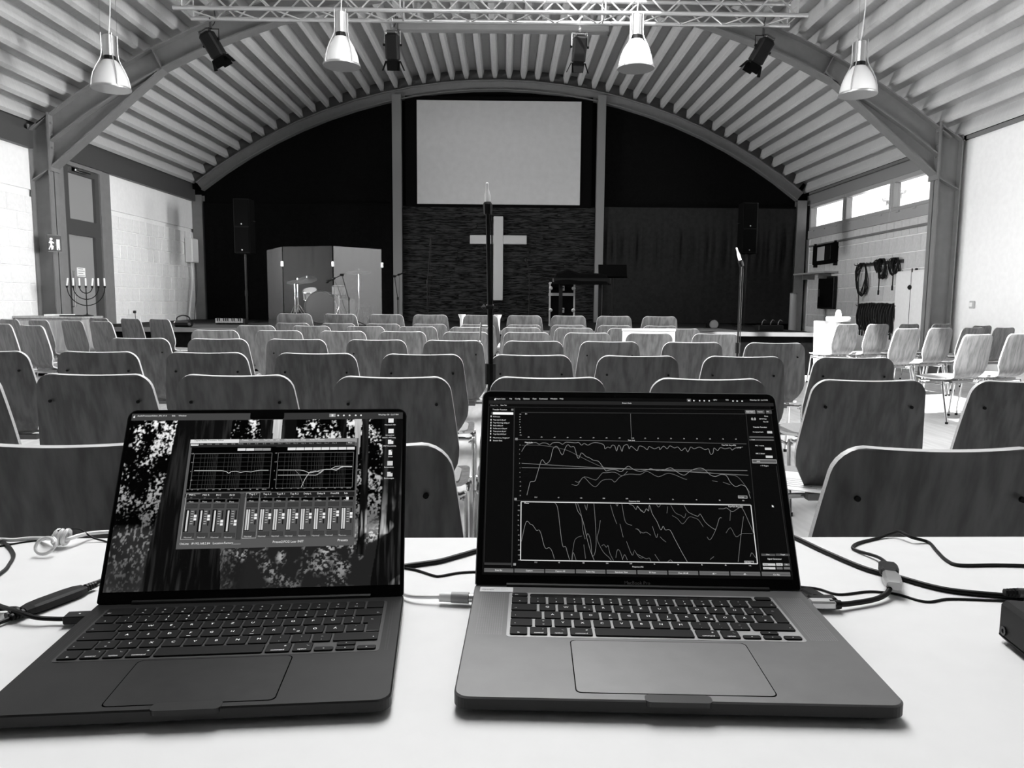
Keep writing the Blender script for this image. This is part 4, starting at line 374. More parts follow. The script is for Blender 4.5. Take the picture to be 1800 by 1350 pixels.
for (k, e), side in ((HL, -1), (HR, 1)):
    mb = MB(); flat(mb, k, e, YF-.10, YF+.10, .02); mb.build('haunch_flange', steel, fr)
    zb = arch(ri, e[0]) if abs(e[0]) < 9 else 3
    mb = MB(); poly = [k, e, (e[0], zb+.02)]
    for i in range(5):
        x = e[0]+(k[0]-e[0])*(i+.5)/5; poly.append((x, arch(ri, x)+.01))
    mb.prism(poly, lambda a, b, h: (a, h, b), YF-.008, YF+.008); mb.build('haunch_web', steel, fr)
    # stiffener at the kink
    t = math.atan2(k[0]-AX, k[1]-AZ); mb = MB()
    flat(mb, (AX+ri*math.sin(t), AZ+ri*math.cos(t)), (AX+ro*math.sin(t), AZ+ro*math.cos(t)), YF-.09, YF+.09, .012); mb.build('stiffener', steel, fr)
    xo, xi = (XL+.0, -6.43) if side < 0 else (6.50, 6.17)
    for nm, b in (('column_flange', (min(xi, xi-side*-.018), max(xi, xi-side*-.018), YF-.10, YF+.10, 0, 3.62)),
                  ('column_flange', (min(xo, xo-side*.018), max(xo, xo-side*.018), YF-.10, YF+.10, 0, 3.5)),
                  ('column_web', (min(xi, xo), max(xi, xo), YF-.008, YF+.008, 0, 3.5))):
        mb = MB(); mb.box(*b); mb.build(nm, steel, fr)
    mb = MB(); mb.box(min(xi, xi-side*.03), max(xi, xi-side*.03), YF-.11, YF+.11, 2.86, 3.66); mb.build('end_plate', steel, fr)
    for z in (2.96, 3.18, 3.36, 3.52):
        for dy in (-.075,):
            mb = MB(); mb.cyl((xi-side*.03, YF+dy, z), (xi-side*.055, YF+dy, z), .014, n=6); mb.build('bolt', steel, fr)
    mb = MB(); flat(mb, (xi, 2.9), (xo, 2.72), YF-.09, YF+.09, .014); mb.build('stiffener', steel, fr)
    mb = MB(); flat(mb, (xi, 3.62), (xo-side*-.02, 3.40), YF-.10, YF+.10, .018); mb.build('cap_plate', steel, fr)
# rear arch against the stage wall
fb = bpy.data.objects.new('trim_2', None); COL.objects.link(fb); fb['kind'] = 'structure'
ibeam_arch(5.75-AZ, 5.75-AZ-.21, -6.50, 6.30, YB-.05, .16, steel, fb, tw=.03)
for x in (-6.6, 6.4):
    mb = MB(); mb.box(x-.10, x+.10, YB-.16, YB-.14, 0, 3.3); mb.box(x-.10, x+.10, YB+.0, YB+.02, 0, 3.3); mb.box(x-.01, x+.01, YB-.14, YB, 0, 3.3)
    mb.build('column', steel, fb)
mb = MB()
for i in range(40):
    t0, t1 = [math.asin((x-AX)/(AR+.14)) for x in (-6.75+13.2*i/40, -6.75+13.2*(i+1)/40)]
    q4 = [(AX+r*math.sin(t), AZ+r*math.cos(t)) for t, r in ((t0, AR-.03), (t1, AR-.03), (t1, AR+.2), (t0, AR+.2))]
    mb.add([(a, YB-.02, b) for a, b in q4]+[(a, YB+.02, b) for a, b in q4], [(0,1,2,3),(7,6,5,4),(0,4,5,1),(3,2,6,7)])
mb.build('rib_closer', mat('closer', .10, .7), fb)
# stage wall, black, closing the arch
mb = MB(); pts = [(XL-.2, 0), (XR+.2, 0)]+[(x, arch(AR+.16, x)) for x in np.linspace(XR+.2, XL-.2, 40)]
mb.prism(pts, lambda a, b, h: (a, h, b), YB+.04, YB+.3); struct('wall_back', mb, black_cloth)
mb = MB(); mb.prism(pts, lambda a, b, h: (a, h, b), -5.4, -5.1); struct('wall_rear', mb, mat('rear_wall', .12, .8))
# pilasters beside the screen
for i, (x0, x1, z1) in enumerate(((-2.42, -2.23, 5.42), (1.95, 2.12, 5.45))):
    mb = MB(); mb.box(x0, x1, YB-.13, YB+.04, .65, z1); mb.box(x0-.0, x1+.0, YB-.15, YB-.13, .65, z1)
    struct('trim_%d' % (3+i), mb, mat('pilaster', .20, .6))
# left wall ---------------------------------------------------------------
T = .3
def wallbox(mb, side, y0, y1, z0, z1, m=0, d=0.0):
    x = XL if side < 0 else XR
    if side < 0: mb.box(x-T, x+d, y0, y1, z0, z1, m)
    else: mb.box(x-d, x+T, y0, y1, z0, z1, m)
mb = MB()
wallbox(mb, -1, -5.2, YF+.12, 0, 2.50, 1); wallbox(mb, -1, -5.2, YF+.12, 2.60, 3.20, 0); wallbox(mb, -1, -5.2, YF+.12, 2.50, 2.60, 0, -.03)
wallbox(mb, -1, 12.99, YB+.3, 0, 2.50, 1); wallbox(mb, -1, 12.99, YB+.3, 2.58, 3.20, 0); wallbox(mb, -1, 12.99, YB+.3, 2.50, 2.58, 0, -.04)
wallbox(mb, -1, YF+.12, 11.4, 0, 3.20, 0, -.02); wallbox(mb, -1, 11.4, 12.99, 3.1, 3.2, 0)
wallbox(mb, -1, -5.2, YB+.3, 3.2, 3.9, 2, -.05)
wl = struct('wall_left', mb, [white_paint, mortar, steel_dark])
def blocks(side, y0, y1, z0, z1, bh, bl, m, parent, skip=None):
    x = XL if side < 0 else XR; sgn = -side; j = .010; meshes = {}; z = z1; row = 0
    while z > z0+.05:
        zb = max(z-bh, z0); y = y0-(bl/2 if row % 2 else 0)
        while y < y1-.02:
            a, b = max(y, y0)+j/2, min(y+bl, y1)-j/2
            if b-a > .03 and not (skip and skip(a, b, zb, z)):
                key = (round(b-a, 3), round(z-zb, 3)); 
                if key not in meshes:
                    q = MB(); w, h = (b-a)/2, (z-zb)/2-j/2; c = .006; d = .014*sgn
                    q.add([(0,-w,-h),(0,w,-h),(0,w,h),(0,-w,h),(d,-w+c,-h+c),(d,w-c,-h+c),(d,w-c,h-c),(d,-w+c,h-c)],
                          [(4,5,6,7),(0,1,5,4),(1,2,6,5),(2,3,7,6),(3,0,4,7)])
                    o = q.build('block', m, parent); meshes[key] = o.data
                else: o = link('block', meshes[key], parent)
                o.location = (x+sgn*random.uniform(-.002, .002), (a+b)/2, (z+zb)/2)
            y += bl
        z -= bh; row += 1
blocks(-1, 9.1, YF-.11, .55, 2.50, .245, .40, block_paint, wl)
blocks(-1, 13.0, YB-.2, .60, 2.50, .245, .245, block_paint, wl)
# eaves beams
for i, (x0, x1, z0, z1) in enumerate(((XL, XL+.09, 3.16, 3.40), (XR-.08, XR, 3.42, 3.465))):
    mb = MB(); mb.box(x0, x1, -5.2, YF-.12, z0, z1); mb.box(x0, x1, YF+.12, YB-.18, z0, z1); struct('trim_%d' % (5+i), mb, steel_dark if i == 0 else mat('eave', .14, .6))
# glazed exit door on the left
dr = bpy.data.objects.new('door_1', None); COL.objects.link(dr); dr['kind'] = 'structure'
xd = XL
def dbox(nm, y0, y1, z0, z1, d0, d1, m=steel): 
    q = MB(); q.box(xd+d0, xd+d1, y0, y1, z0, z1); return q.build(nm, m, dr)
dbox('door_frame', 11.42, 11.60, 0, 3.16, -.1, .05); dbox('door_frame', 12.62, 12.72, 0, 3.16, -.1, .05); dbox('door_frame', 12.76, 12.97, 0, 3.18, -.1, .03)
dbox('door_frame', 11.60, 12.62, 3.10, 3.16, -.1, .05)
dbox('transom', 11.60, 12.62, 2.06, 2.30, -.06, .03, steel_dark)
dbox('leaf_stile', 11.60, 11.70, 0, 2.06, -.06, .025, steel_dark); dbox('leaf_stile', 12.44, 12.62, 0, 2.06, -.06, .025, steel_dark)
dbox('leaf_stile', 11.60, 11.76, 2.30, 3.10, -.06, .025, steel_dark); dbox('leaf_stile', 12.50, 12.62, 2.30, 3.10, -.06, .025, steel_dark)
dbox('rail', 11.76, 12.50, 3.0, 3.10, -.06, .025, steel_dark); dbox('rail', 11.70, 12.44, 0, .2, -.06, .025, steel_dark)
pu = dbox('upper_pane', 11.76, 12.50, 2.30, 3.0, -.03, -.02, door_glass); dbox('lower_pane', 11.70, 12.44, .2, 2.06, -.03, -.02, door_glass)
mb = MB(); mb.tube([(xd+.03, 11.66, .95), (xd+.09, 11.66, .95), (xd+.09, 11.66, 1.12), (xd+.09, 11.66, 1.5)], .012); mb.build('door_handle', chrome, dr)
mb = MB(); mb.tube([(xd+.06, 11.9, 3.05), (xd+.12, 12.2, 3.04)], .018); mb.box(xd+.02, xd+.06, 11.8, 12.0, 3.02, 3.08); mb.build('door_closer', chrome, dr)
mb = MB(); mb.box(xd-.02, xd-.012, 11.94, 12.16, 1.42, 1.56)
for k in range(4): mb.box(xd-.012, xd-.011, 11.96, 12.14-(k % 2)*.04, 1.43+k*.035, 1.443+k*.035, 1)
mb.build('notice', [paper, grey_plastic], dr)
mb = MB(); mb.box(xd-.3, xd-.2, 11.3, 13.1, 0, 3.2); mb.build('outer_screen', grey_plastic, dr)
mb = MB(); mb.box(XL-.01, XL+.012, 11.34, 11.40, 2.55, 2.93); struct('trim_8', mb, paper)  # white strip painted as the daylight gap between column and door
# right wall ------------------------------------------------------------
mb = MB()
wallbox(mb, 1, -5.2, YF+.12, 0, 3.42, 0, .02)
wallbox(mb, 1, YF+.12, YB+.3, 0, 2.48, 1); wallbox(mb, 1, YF+.12, YB+.3, 3.22, 3.42, 3, .02)
wallbox(mb, 1, -5.2, YB+.3, 3.42, 4.0, 2, -.06)
wr = struct('wall_right', mb, [white_paint, mortar_pale, black_matte, mat('lintel', .22, .6)])
blocks(1, YF+.14, YB-.2, .60, 2.48, .27, .245, block_grey, wr)
wy = ((11.40, 12.92), (13.00, 14.70), (14.78, 16.38))
for i, (y0, y1) in enumerate(wy):
    w = bpy.data.objects.new('window_%d' % (i+1), None); COL.objects.link(w); w['kind'] = 'structure'
    for nm, b in (('frame', (y0-.04, y1+.04, 2.66, 2.72)), ('frame', (y0-.04, y1+.04, 3.14, 3.22)), ('frame', (y0-.04, y0+.04, 2.72, 3.14)), ('frame', (y1-.04, y1+.04, 2.72, 3.14)), ('sill', (y0-.04, y1+.04, 2.48, 2.66))):
        q = MB(); e = .04 if nm == 'sill' else .02
        q.bbox(XR-e, XR+.1, b[0], b[1], b[2], b[3], .008); q.build(nm, mat('window_frame', .34, .5), w)
    q = MB(); q.box(XR+.05, XR+.056, y0+.04, y1-.04, 2.72, 3.14); q.build('pane', win_glass, w)
    for k in range(3):
        q = MB(); yy = y0+.25+(y1-y0-.5)*k/2; q.box(XR-.06, XR-.02, yy-.05, yy+.05, 2.62, 2.65); q.build('catch', mat('window_frame', .34), w)
# two fence posts and a paler building seen through the glass
for i, y in enumerate((14.0, 14.45)):
    mb = MB(); mb.cyl((8.6, y+2.6, 0), (8.6, y+2.6, 3.55-.1*i), .05); mb.lathe([(.12, 3.5-.1*i), (.14, 3.56-.1*i), (0, 3.66-.1*i)], (8.6, y+2.6, 0), 10)
    tag(mb.build('lamp_post', mat('post', .35, .6)), ('taller' if i == 0 else 'shorter')+' thin post outside the middle high window', 'post')
mb = MB(); mb.tube([(XR-.03, 11.1, 2.34), (XR-.03, 16.3, 2.32)], .022); mb.box(XR-.03, XR, 16.0, 16.04, 2.3, 2.34); struct('trim_7', mb, steel)
# stage ------------------------------------------------------------------
ST, SY = .65, 11.25
st = thing('stage', 'low black stage with pale front lip below the screen wall', 'stage')
mb = MB(); mb.box(XL+.02, 4.75, SY+.02, YB-.17, ST-.03, ST); mb.build('deck', mat('stage_deck', .015, .8, noise=(3, .3), spec=.1), st)
mb = MB(); mb.box(XL+.02, 4.75, SY, SY+.04, ST-.06, ST+.002); mb.build('lip', mat('stage_lip', .16, .5), st)
mb = MB(); mb.box(XL+.02, 4.75, SY+.06, SY+.10, 0, ST-.06); mb.build('skirt', black_cloth, st)
mb = MB(); mb.box(4.70, 4.75, SY+.1, YB-.17, 0, ST-.04); mb.build('side_panel', black_cloth, st)
# projection screen, cross, plank wall, curtains --------------------------
t = thing('projection_screen', 'large pale projection screen high on the stage wall', 'screen', (-.15, YB-.1, 3.165))
mb = MB(); mb.box(-1.75, 1.75, 0, .015, 0, 2.155); mb.build('canvas', screen_canvas, t)
mb = MB(); mb.box(-2.0, 2.0, .03, .06, -.06, 2.25); mb.build('backing', black_matte, t)
t = thing('plank_wall', 'dark wall of rough wooden planks behind the cross', 'wall panel', (0, YB-.02, ST))
mb = MB(); mb.box(-2.23, 1.95, .0, .05, 0, 2.43); mb.build('backing', black_matte, t)
z = 0; row = 0
while z < 2.40:
    h = .118; x = -2.22
    while x < 1.94:
        l = min(random.uniform(.7, 1.9), 1.945-x)
        if 1.945-(x+l) < .3: l = 1.945-x
        d = random.uniform(.018, .036)
        q = MB(); q.box(x+.003, x+l-.003, -d, 0, z+.004, z+h-.003); q.build('plank', dark_wood, t); x += l
    z += h
t = thing('wall_cross', 'plain pale cross on the dark plank wall', 'cross', (-.15, YB-.075, 1.11))
for nm, b in (('upright', (-.105, .105, 0, 1.80)), ('crossbar', (-.615, -.107, 1.21, 1.40)), ('crossbar', (.107, .615, 1.21, 1.40))):
    q = MB(); q.bbox(b[0], b[1], -.045, 0, b[2], b[3], .01); q.build(nm, mat('cross_paint', .52, .6), t)
def curtain(x0, x1, label, m, wav):
    q = MB(); nx, nz = 240, 16; z0, z1 = ST, 3.13; vs = []; rnd = random.Random(3)
    ph = [(rnd.uniform(9, 34), rnd.uniform(0, 6), rnd.uniform(.3, 1)) for _ in range(9)]
    for j in range(nz+1):
        v = j/nz; zz = z0+(z1-z0)*v
        amp = wav*(1.0 if .48 < v < .84 else .35)*(math.sin(min(max((v-.45)/.4, 0), 1)*math.pi)*.9+.15)
        for i in range(nx+1):
            u = i/nx; x = x0+(x1-x0)*u
            f = sum(a*math.sin(w*6.283*u+p+(1-v)*.8) for w, p, a in ph)/4
            vs.append((x, YB-.07-.03-amp*f, zz))
    fs = [(j*(nx+1)+i, j*(nx+1)+i+1, (j+1)*(nx+1)+i+1, (j+1)*(nx+1)+i) for j in range(nz) for i in range(nx)]
    q.add(vs, fs); return tag(q.build('stage_curtain', m, smooth=True), label, 'curtain')
curtain(-6.48, -2.44, 'plain black cloth behind the drum kit, left of the planks', black_cloth, .01)
curtain(2.14, 6.28, 'black curtain with creased folds, right of the plank wall', black_cloth2, .075)
for x0, x1, l in ((-6.48, -2.44, 'thin black rail on top of the left black cloth'), (2.14, 6.28, 'thin black rail on top of the creased right curtain')):
    q = MB(); q.box(x0, x1, YB-.12, YB-.04, 3.13, 3.17); tag(q.build('curtain_rail', black_matte), l, 'rail')
# ================================================================== OVERHEAD
TZ0, TZ1, TY0, TY1, TX0, TX1 = 4.72, 4.99, 9.90, 10.26, -4.12, 3.72
t = thing('lighting_truss', 'long silver box truss spanning the hall under the roof', 'truss')
for y, z, a, b in ((TY0, TZ0, TX0-.08, TX1+.10), (TY1, TZ0, TX0, TX1), (TY0, TZ1, TX0, TX1), (TY1, TZ1, TX0, TX1)):
    q = MB(); q.cyl((a, y, z), (b, y, z), .027, n=10); q.build('chord', alu, t, smooth=True)
bm_ = {}
def brace(p, q_):
    d = Vector(q_)-Vector(p); k = tuple(round(c, 3) for c in d)
    if k not in bm_:
        m_ = MB(); m_.cyl((0,0,0), d, .011, n=6, caps=False); o = m_.build('brace', alu, t, loc=p, smooth=True); bm_[k] = o.data
    else: link('brace', bm_[k], t, p)
n = 14; st_ = (TX1-TX0-.1)/n
for i in range(n):
    x = TX0+.05+i*st_; h = st_/2
    for y in (TY0, TY1):
        s = h if y == TY0 else h
        brace((x, y, TZ0), (x+h, y, TZ1)); brace((x+h, y, TZ1), (x+2*h, y, TZ0))
    brace((x, TY0, TZ0), (x+h, TY1, TZ0)); brace((x+h, TY1, TZ0), (x+2*h, TY0, TZ0))
for x in (TX0+.03, TX1-.03, -1.35, 1.25):
    for y in (TY0, TY1): brace((x, y, TZ0), (x, y, TZ1))
    for z in (TZ0, TZ1): brace((x, TY0, z), (x, TY1, z))
for i, x in enumerate((-4.02, 3.62)):
    q = MB(); z0, z1 = TZ1, arch(AR, x)-.02; k = 0
    while z0+.05*k < z1:
        zz = z0+.05*k; q.tube([(x+(.012 if k % 2 else 0), TY0+(0 if k % 2 else .012), zz), (x, TY0, zz+.055)], .014, n=6); k += 1
    o = q.build('hoist_chain', black, None); tag(o, 'black hoist chain at the %s end of the truss' % ('left', 'right')[i], 'chain')
t = thing('roll_up_housing', 'long grey roller housing behind the middle of the truss', 'housing', (-.04, 10.68, 4.74))
q = MB(); q.bbox(-1.44, 1.44, -.075, .075, 0, .15, .012); q.build('case', mat('housing', .20, .5), t)
for x in (-1.45, 1.43): q = MB(); q.box(x, x+.02, -.08, .08, -.01, .16); q.build('end_cap', steel_dark, t)
for x in (-1.2, 1.2): q = MB(); q.box(x-.02, x+.02, -.02, .02, .15, .62); q.build('bracket', steel, t)
# pendant lamps
def pendant(x, y, z, label, proto=None):
    t = thing('pendant_lamp', label, 'lamp', (x, y, z), 0, 'bell pendant lamps under the roof')
    q = MB(); q.lathe([(.205,.012),(.200,.06),(.183,.14),(.150,.22),(.110,.285),(.078,.325),(.074,.322),(.106,.280),(.146,.215),(.178,.138),(.194,.06),(.199,.012)], n=28)
    q.build('shade', opal, t, smooth=True)
    q = MB(); q.lathe([(.198,0),(.216,.0),(.218,.012),(.216,.024),(.198,.024)], n=28); q.build('rim', mat('lamp_rim', .45, .3, .7), t, smooth=True)
    q = MB(); q.lathe([(0,.004),(.197,.004),(.197,.010),(0,.014)], n=28); q.build('diffuser', mat('lamp_diffuser', .34, .4, noise=(10, .08)), t)
    q = MB(); q.lathe([(.066,.325),(.066,.375)], n=16); q.build('collar', black, t)
    q = MB(); q.lathe([(.070,.375),(.070,.60),(.055,.612),(0,.612)], n=20); q.build('tube_body', mat('brushed', .62, .28, .9), t, smooth=True)
    for k in range(4):
        a = math.pi/4+k*math.pi/2; c, s = math.cos(a), math.sin(a)
        q = MB(); q.tube([(c*r, s*r, zz) for r, zz in ((.219,.012),(.212,.08),(.192,.16),(.158,.24),(.118,.31),(.096,.36),(.090,.42),(.090,.62))], .0065, n=6)
        q.build('arm', alu, t, smooth=True)
    top = arch(AR, x)-z
    q = MB(); q.tube([(0,0,.61),(.02,0,.61+(top-.61)*.25),(.035,0,.61+(top-.61)*.6),(.03,0,top)], .007, n=6, smooth=5); q.build('cord', white_plastic, t, smooth=True)
    for k in (0, 2):
        a = math.pi/4+k*math.pi/2; q = MB(); q.cyl((.09*math.cos(a), .09*math.sin(a), .62), (.09*math.cos(a), .09*math.sin(a), top), .002, n=4); q.build('wire', steel, t)
    return t
PX = [(-4.63, 3.51, 'leftmost bell pendant lamp, far left of the truss'), (-1.93, 3.80, 'bell pendant lamp in front of the left half of the truss'),
      (1.52, 3.81, 'brightest bell pendant lamp, in front of the right half of the truss'), (4.16, 3.54, 'rightmost bell pendant lamp, before the right steel haunch')]
for x, z, l in PX: pendant(x, 9.13, z, l)
# stage spotlights
def spot(x, lab, tx, fwd_, topz=TZ0, y=TY1):
    t = thing('stage_spotlight', lab, 'spotlight', (x, y, topz), 0, 'black stage spotlights on the truss'); t.scale = (.75, .75, .75)
    q = MB(); q.tube([(-.0, -.035, -.02), (0, -.035, .03), (0, 0, .045), (0, .035, .03), (0, .035, -.03), (0, 0, -.10)], .012, n=6); q.box(-.02, .02, -.02, .02, -.16, -.06); q.build('clamp', chrome if abs(x) < 2 else steel_dark, t)
    q = MB(); q.tube([(-.135, 0, -.40), (-.135, 0, -.17), (.135, 0, -.17), (.135, 0, -.40)], .010, n=6); q.build('yoke', black if abs(x) > 2 else chrome, t)
    R = Matrix.Translation((0, 0, -.40)) @ Matrix.Rotation(fwd_, 4, 'X') @ Matrix.Rotation(tx, 4, 'Y')
    q = MB(); q.bbox(-.115, .115, -.13, .13, -.26, .17, .03, tf=R); q.build('lamp_body', black, t)
    q = MB(); q.bbox(-.09, .09, -.10, .10, .17, .22, .015, tf=R)
    for k in range(5): q.box(-.08, .08, -.09+k*.04, -.075+k*.04, .22, .235, tf=R)
    q.build('rear_cap', mat('rear_cap', .10, .25, .6) if abs(x) > 2 else mat('rear_cap_bright', .6, .2, 1), t)
    q = MB(); q.cyl(R @ Vector((.13, 0, 0)), R @ Vector((.165, 0, 0)), .022, n=8); q.cyl(R @ Vector((-.13, 0, 0)), R @ Vector((-.165, 0, 0)), .022, n=8); q.build('knob', black, t)
    for k, (nx, ny) in enumerate(((1,0),(-1,0),(0,1),(0,-1))):
        q = MB(); o = .12; w = .105; e = .16; 
        a = [Vector((nx*o-ny*w, ny*o+nx*w, -.26)), Vector((nx*o+ny*w, ny*o-nx*w, -.26)), Vector((nx*(o+.07)+ny*w*.8, ny*(o+.07)-nx*w*.8, -.26-e)), Vector((nx*(o+.07)-ny*w*.8, ny*(o+.07)+nx*w*.8, -.26-e))]
        b = [v+Vector((nx*.004, ny*.004, .002)) for v in a]
        q.add([R @ v for v in a+b], [(0,1,2,3),(7,6,5,4),(0,4,5,1),(1,5,6,2),(2,6,7,3),(3,7,4,0)]); q.build('barn_door', black_matte, t)
    q = MB(); q.tube([(0, .03, -.12), (.04, .12, .02), (.05, .02, .22)], .008, n=6, smooth=5); q.build('power_lead', rubber, t)
    return t
spot(-3.87, 'leftmost black spotlight, tilted to the right under the truss', -.45, .35)
spot(-1.50, 'black spotlight with bright clamp, just right of the second lamp', .0, .28)
spot(.96, 'black spotlight with bright clamp, just left of the brightest lamp', .05, .28)
spot(3.38, 'rightmost black spotlight, tilted to the left under the truss', .45, .30)
# ================================================================== STAGE GEAR
def speaker(x, y, z0, z1, lab, w=.30):
    t = thing('loudspeaker', lab, 'loudspeaker', (x, y, z0), 0, 'tall loudspeakers on the stage')
    h = z1-z0
    q = MB(); q.bbox(-w/2, w/2, -.16, .16, 0, h, .015); q.build('cabinet', black_matte, t)
    for k in range(2):
        q = MB(); a, b = (.03, h*.47) if k == 0 else (h*.5, h-.03); q.bbox(-w/2+.02, w/2-.02, -.168, -.158, a, b, .004); q.build('grille', mat('speaker_grille', .003, .9, spec=0), t)
        q = MB(); q.lathe([(0, -.004), (.012, -.002), (.012, .002)], (0, -.170, a+.035), 10, tf=Matrix.Rotation(math.pi/2, 4, 'X')); q.build('badge', grey_plastic, t)
    for k in (-1, 1): q = MB(); q.tube([(k*w/2, -.05, h*.6), (k*(w/2+.03), -.05, h*.6), (k*(w/2+.03), .06, h*.6), (k*w/2, .06, h*.6)], .008, n=6); q.build('handle', black, t)
def pole(x, y, z0, z1, lab):
    t = thing('speaker_pole', lab, 'stand', (x, y, z0))
    q = MB(); q.cyl((0, 0, .03), (0, 0, z1-z0), .02, n=10); q.build('pole', black, t)
    q = MB(); q.lathe([(.22, 0), (.22, .02), (.05, .035), (0, .035)], n=20); q.build('base', black, t)
    q = MB(); q.cyl((0, 0, .5), (0, 0, .6), .028, n=10); q.build('collar', black, t)
speaker(-4.89, 14.3, 1.935, 2.945, 'tall black loudspeaker raised over the left of the stage'); pole(-4.89, 14.3, ST, 1.935, 'thin black pole under the left loudspeaker')
speaker(4.57, 14.3, 2.015, 2.96, 'tall black loudspeaker raised before the creased right curtain', .28); pole(4.57, 14.3, ST, 2.015, 'black pole under the right loudspeaker')
t = thing('drum_shield', 'clear acrylic screen in hinged panels around the drum kit', 'shield', (0, 0, ST))
SP = [(-4.28, 13.62, 1.31), (-3.885, 13.22, 1.35), (-2.99, 13.16, 1.365), (-2.17, 13.36, 1.33)]
for i in range(3):
    (xa, ya, ha), (xb, yb, hb) = SP[i], SP[i+1]; d = Vector((xb-xa, yb-ya)).normalized(); nn = Vector((-d.y, d.x))*.008
    xa += d.x*.012; ya += d.y*.012; xb -= d.x*.012; yb -= d.y*.012
    q = MB(); q.add([(xa,ya,.0),(xb,yb,.0),(xb,yb,hb),(xa,ya,ha),(xa+nn.x,ya+nn.y,.0),(xb+nn.x,yb+nn.y,.0),(xb+nn.x,yb+nn.y,hb),(xa+nn.x,ya+nn.y,ha)], [(0,1,2,3),(7,6,5,4),(0,4,5,1),(1,5,6,2),(2,6,7,3),(3,7,4,0)]); q.build('panel', acrylic_reflection if i == 2 else acrylic, t)
for i in (1, 2, 3):
    for h in (1.05, .12):
        q = MB(); q.bbox(SP[i][0]-.022, SP[i][0]+.022, SP[i][1]-.02, SP[i][1]+.01, h-.04, h+.05, .008); q.build('hinge', mat('hinge', .75, .4), t)
# drums
shellm = mat('drum_shell', .22, .3, noise=((2, 2, 20), .2)); headm = mat('drum_head', .70, .5)
def drum(x, y, z, r, depth, rx, lab, hm=headm):
    t = thing('drum', lab, 'drum', (x, y, z)); R = Matrix.Rotation(rx, 4, 'X')
    q = MB(); q.lathe([(r, -depth/2), (r, depth/2)], n=26, tf=R); q.build('shell', shellm, t, smooth=True)
    for k in (-1, 1):
        q = MB(); q.lathe([(0, k*depth/2), (r*.98, k*(depth/2+.002))], n=26, tf=R); q.build('head', hm, t)
        q = MB(); q.tube([R @ Vector((r*1.02*math.cos(a), r*1.02*math.sin(a), k*depth/2)) for a in np.linspace(0, 2*math.pi, 27)[:-1]], .010, n=6, closed=True); q.build('hoop', chrome, t, smooth=True)
    for k in range(6):
        a = k*math.pi/3; q = MB(); q.cyl(R @ Vector((r*1.03*math.cos(a), r*1.03*math.sin(a), -depth*.45)), R @ Vector((r*1.03*math.cos(a), r*1.03*math.sin(a), depth*.45)), .009, n=6); q.build('lug', chrome, t)
    return t
def legs3(t, r, z0, n=3, m=chrome):
    for k in range(n):
        a = k*2*math.pi/n+.5; q = MB(); q.cyl((.02*math.cos(a), .02*math.sin(a), z0), (r*math.cos(a), r*math.sin(a), 0), .009, n=6); q.build('leg', m, t)
b = drum(-3.40, 14.1, ST+.30, .285, .40, math.pi/2, 'bass drum lying on its side behind the acrylic shield', mat('bass_head', .05, .6))
for k in (-1, 1): q = MB(); q.cyl((k*.27, -.1, -.05), (k*.36, -.2, -.30), .01, n=6); q.build('spur', chrome, b)
b = drum(-3.62, 14.05, ST+.54, .13, .16, .45, 'small rack tom tilted above the bass drum'); q = MB(); q.tube([(.0, .02, -.07), (.08, .06, -.16), (.15, .06, -.2)], .012, n=6); q.build('mount', chrome, b)
b = drum(-3.07, 13.95, ST+.62, .12, .15, .1, 'bright snare drum on a stand behind the middle panel')
q = MB(); q.cyl((0, 0, -.62), (0, 0, -.1), .012, n=6); q.build('stand_post', chrome, b)
for k in range(3): a = k*2.09; q = MB(); q.cyl((0, 0, -.3), (.2*math.cos(a), .2*math.sin(a), -.62), .008, n=6); q.build('leg', chrome, b)
b = drum(-3.04, 14.42, ST+.28, .17, .34, 0, 'floor tom standing low behind the snare drum')
for k in range(3): a = k*2.09+1; q = MB(); q.cyl((.18*math.cos(a), .18*math.sin(a), .1), (.19*math.cos(a), .19*math.sin(a), -.28), .009, n=6); q.build('leg', chrome, b)
def cymbal(x, y, h, r, lab, tilt=.3, arm=None):
    t = thing('cymbal_stand', lab, 'cymbal stand', (x, y, ST)); q = MB(); q.cyl((0, 0, .2), (0, 0, h), .014, n=8); q.build('post', chrome, t, smooth=True); legs3(t, .24, .34)
    p = Vector((0, 0, h))
    if arm: q = MB(); q.cyl(p, p+Vector(arm), .009, n=6); q.build('arm', chrome, t); p = p+Vector(arm)
    R = Matrix.Rotation(tilt, 4, 'X'); q = MB(); q.lathe([(0, .03), (.03, .025), (.05, .008), (r, -.01), (r, -.013), (.05, .004), (0, .02)], p, 24, tf=R); q.build('cymbal', mat('cymbal', .28, .3, .8), t, smooth=True)
    q = MB(); q.cyl(p, p+Vector((0, 0, .06)), .012, n=6); q.build('wing_nut', chrome, t)
    q = MB(); q.cyl((0, 0, h*.62), (0, 0, h*.70), .022, n=8); q.build('clutch', chrome, t)
cymbal(-3.92, 14.3, .78, .20, 'cymbal stand furthest left behind the acrylic shield', .25)
cymbal(-3.86, 13.9, .72, .18, 'cymbal stand with an angled arm, left of the bass drum', .4, (.22, 0, .09))
cymbal(-2.705, 14.0, .96, .22, 'bright upright cymbal stand behind the right acrylic panel', .2)
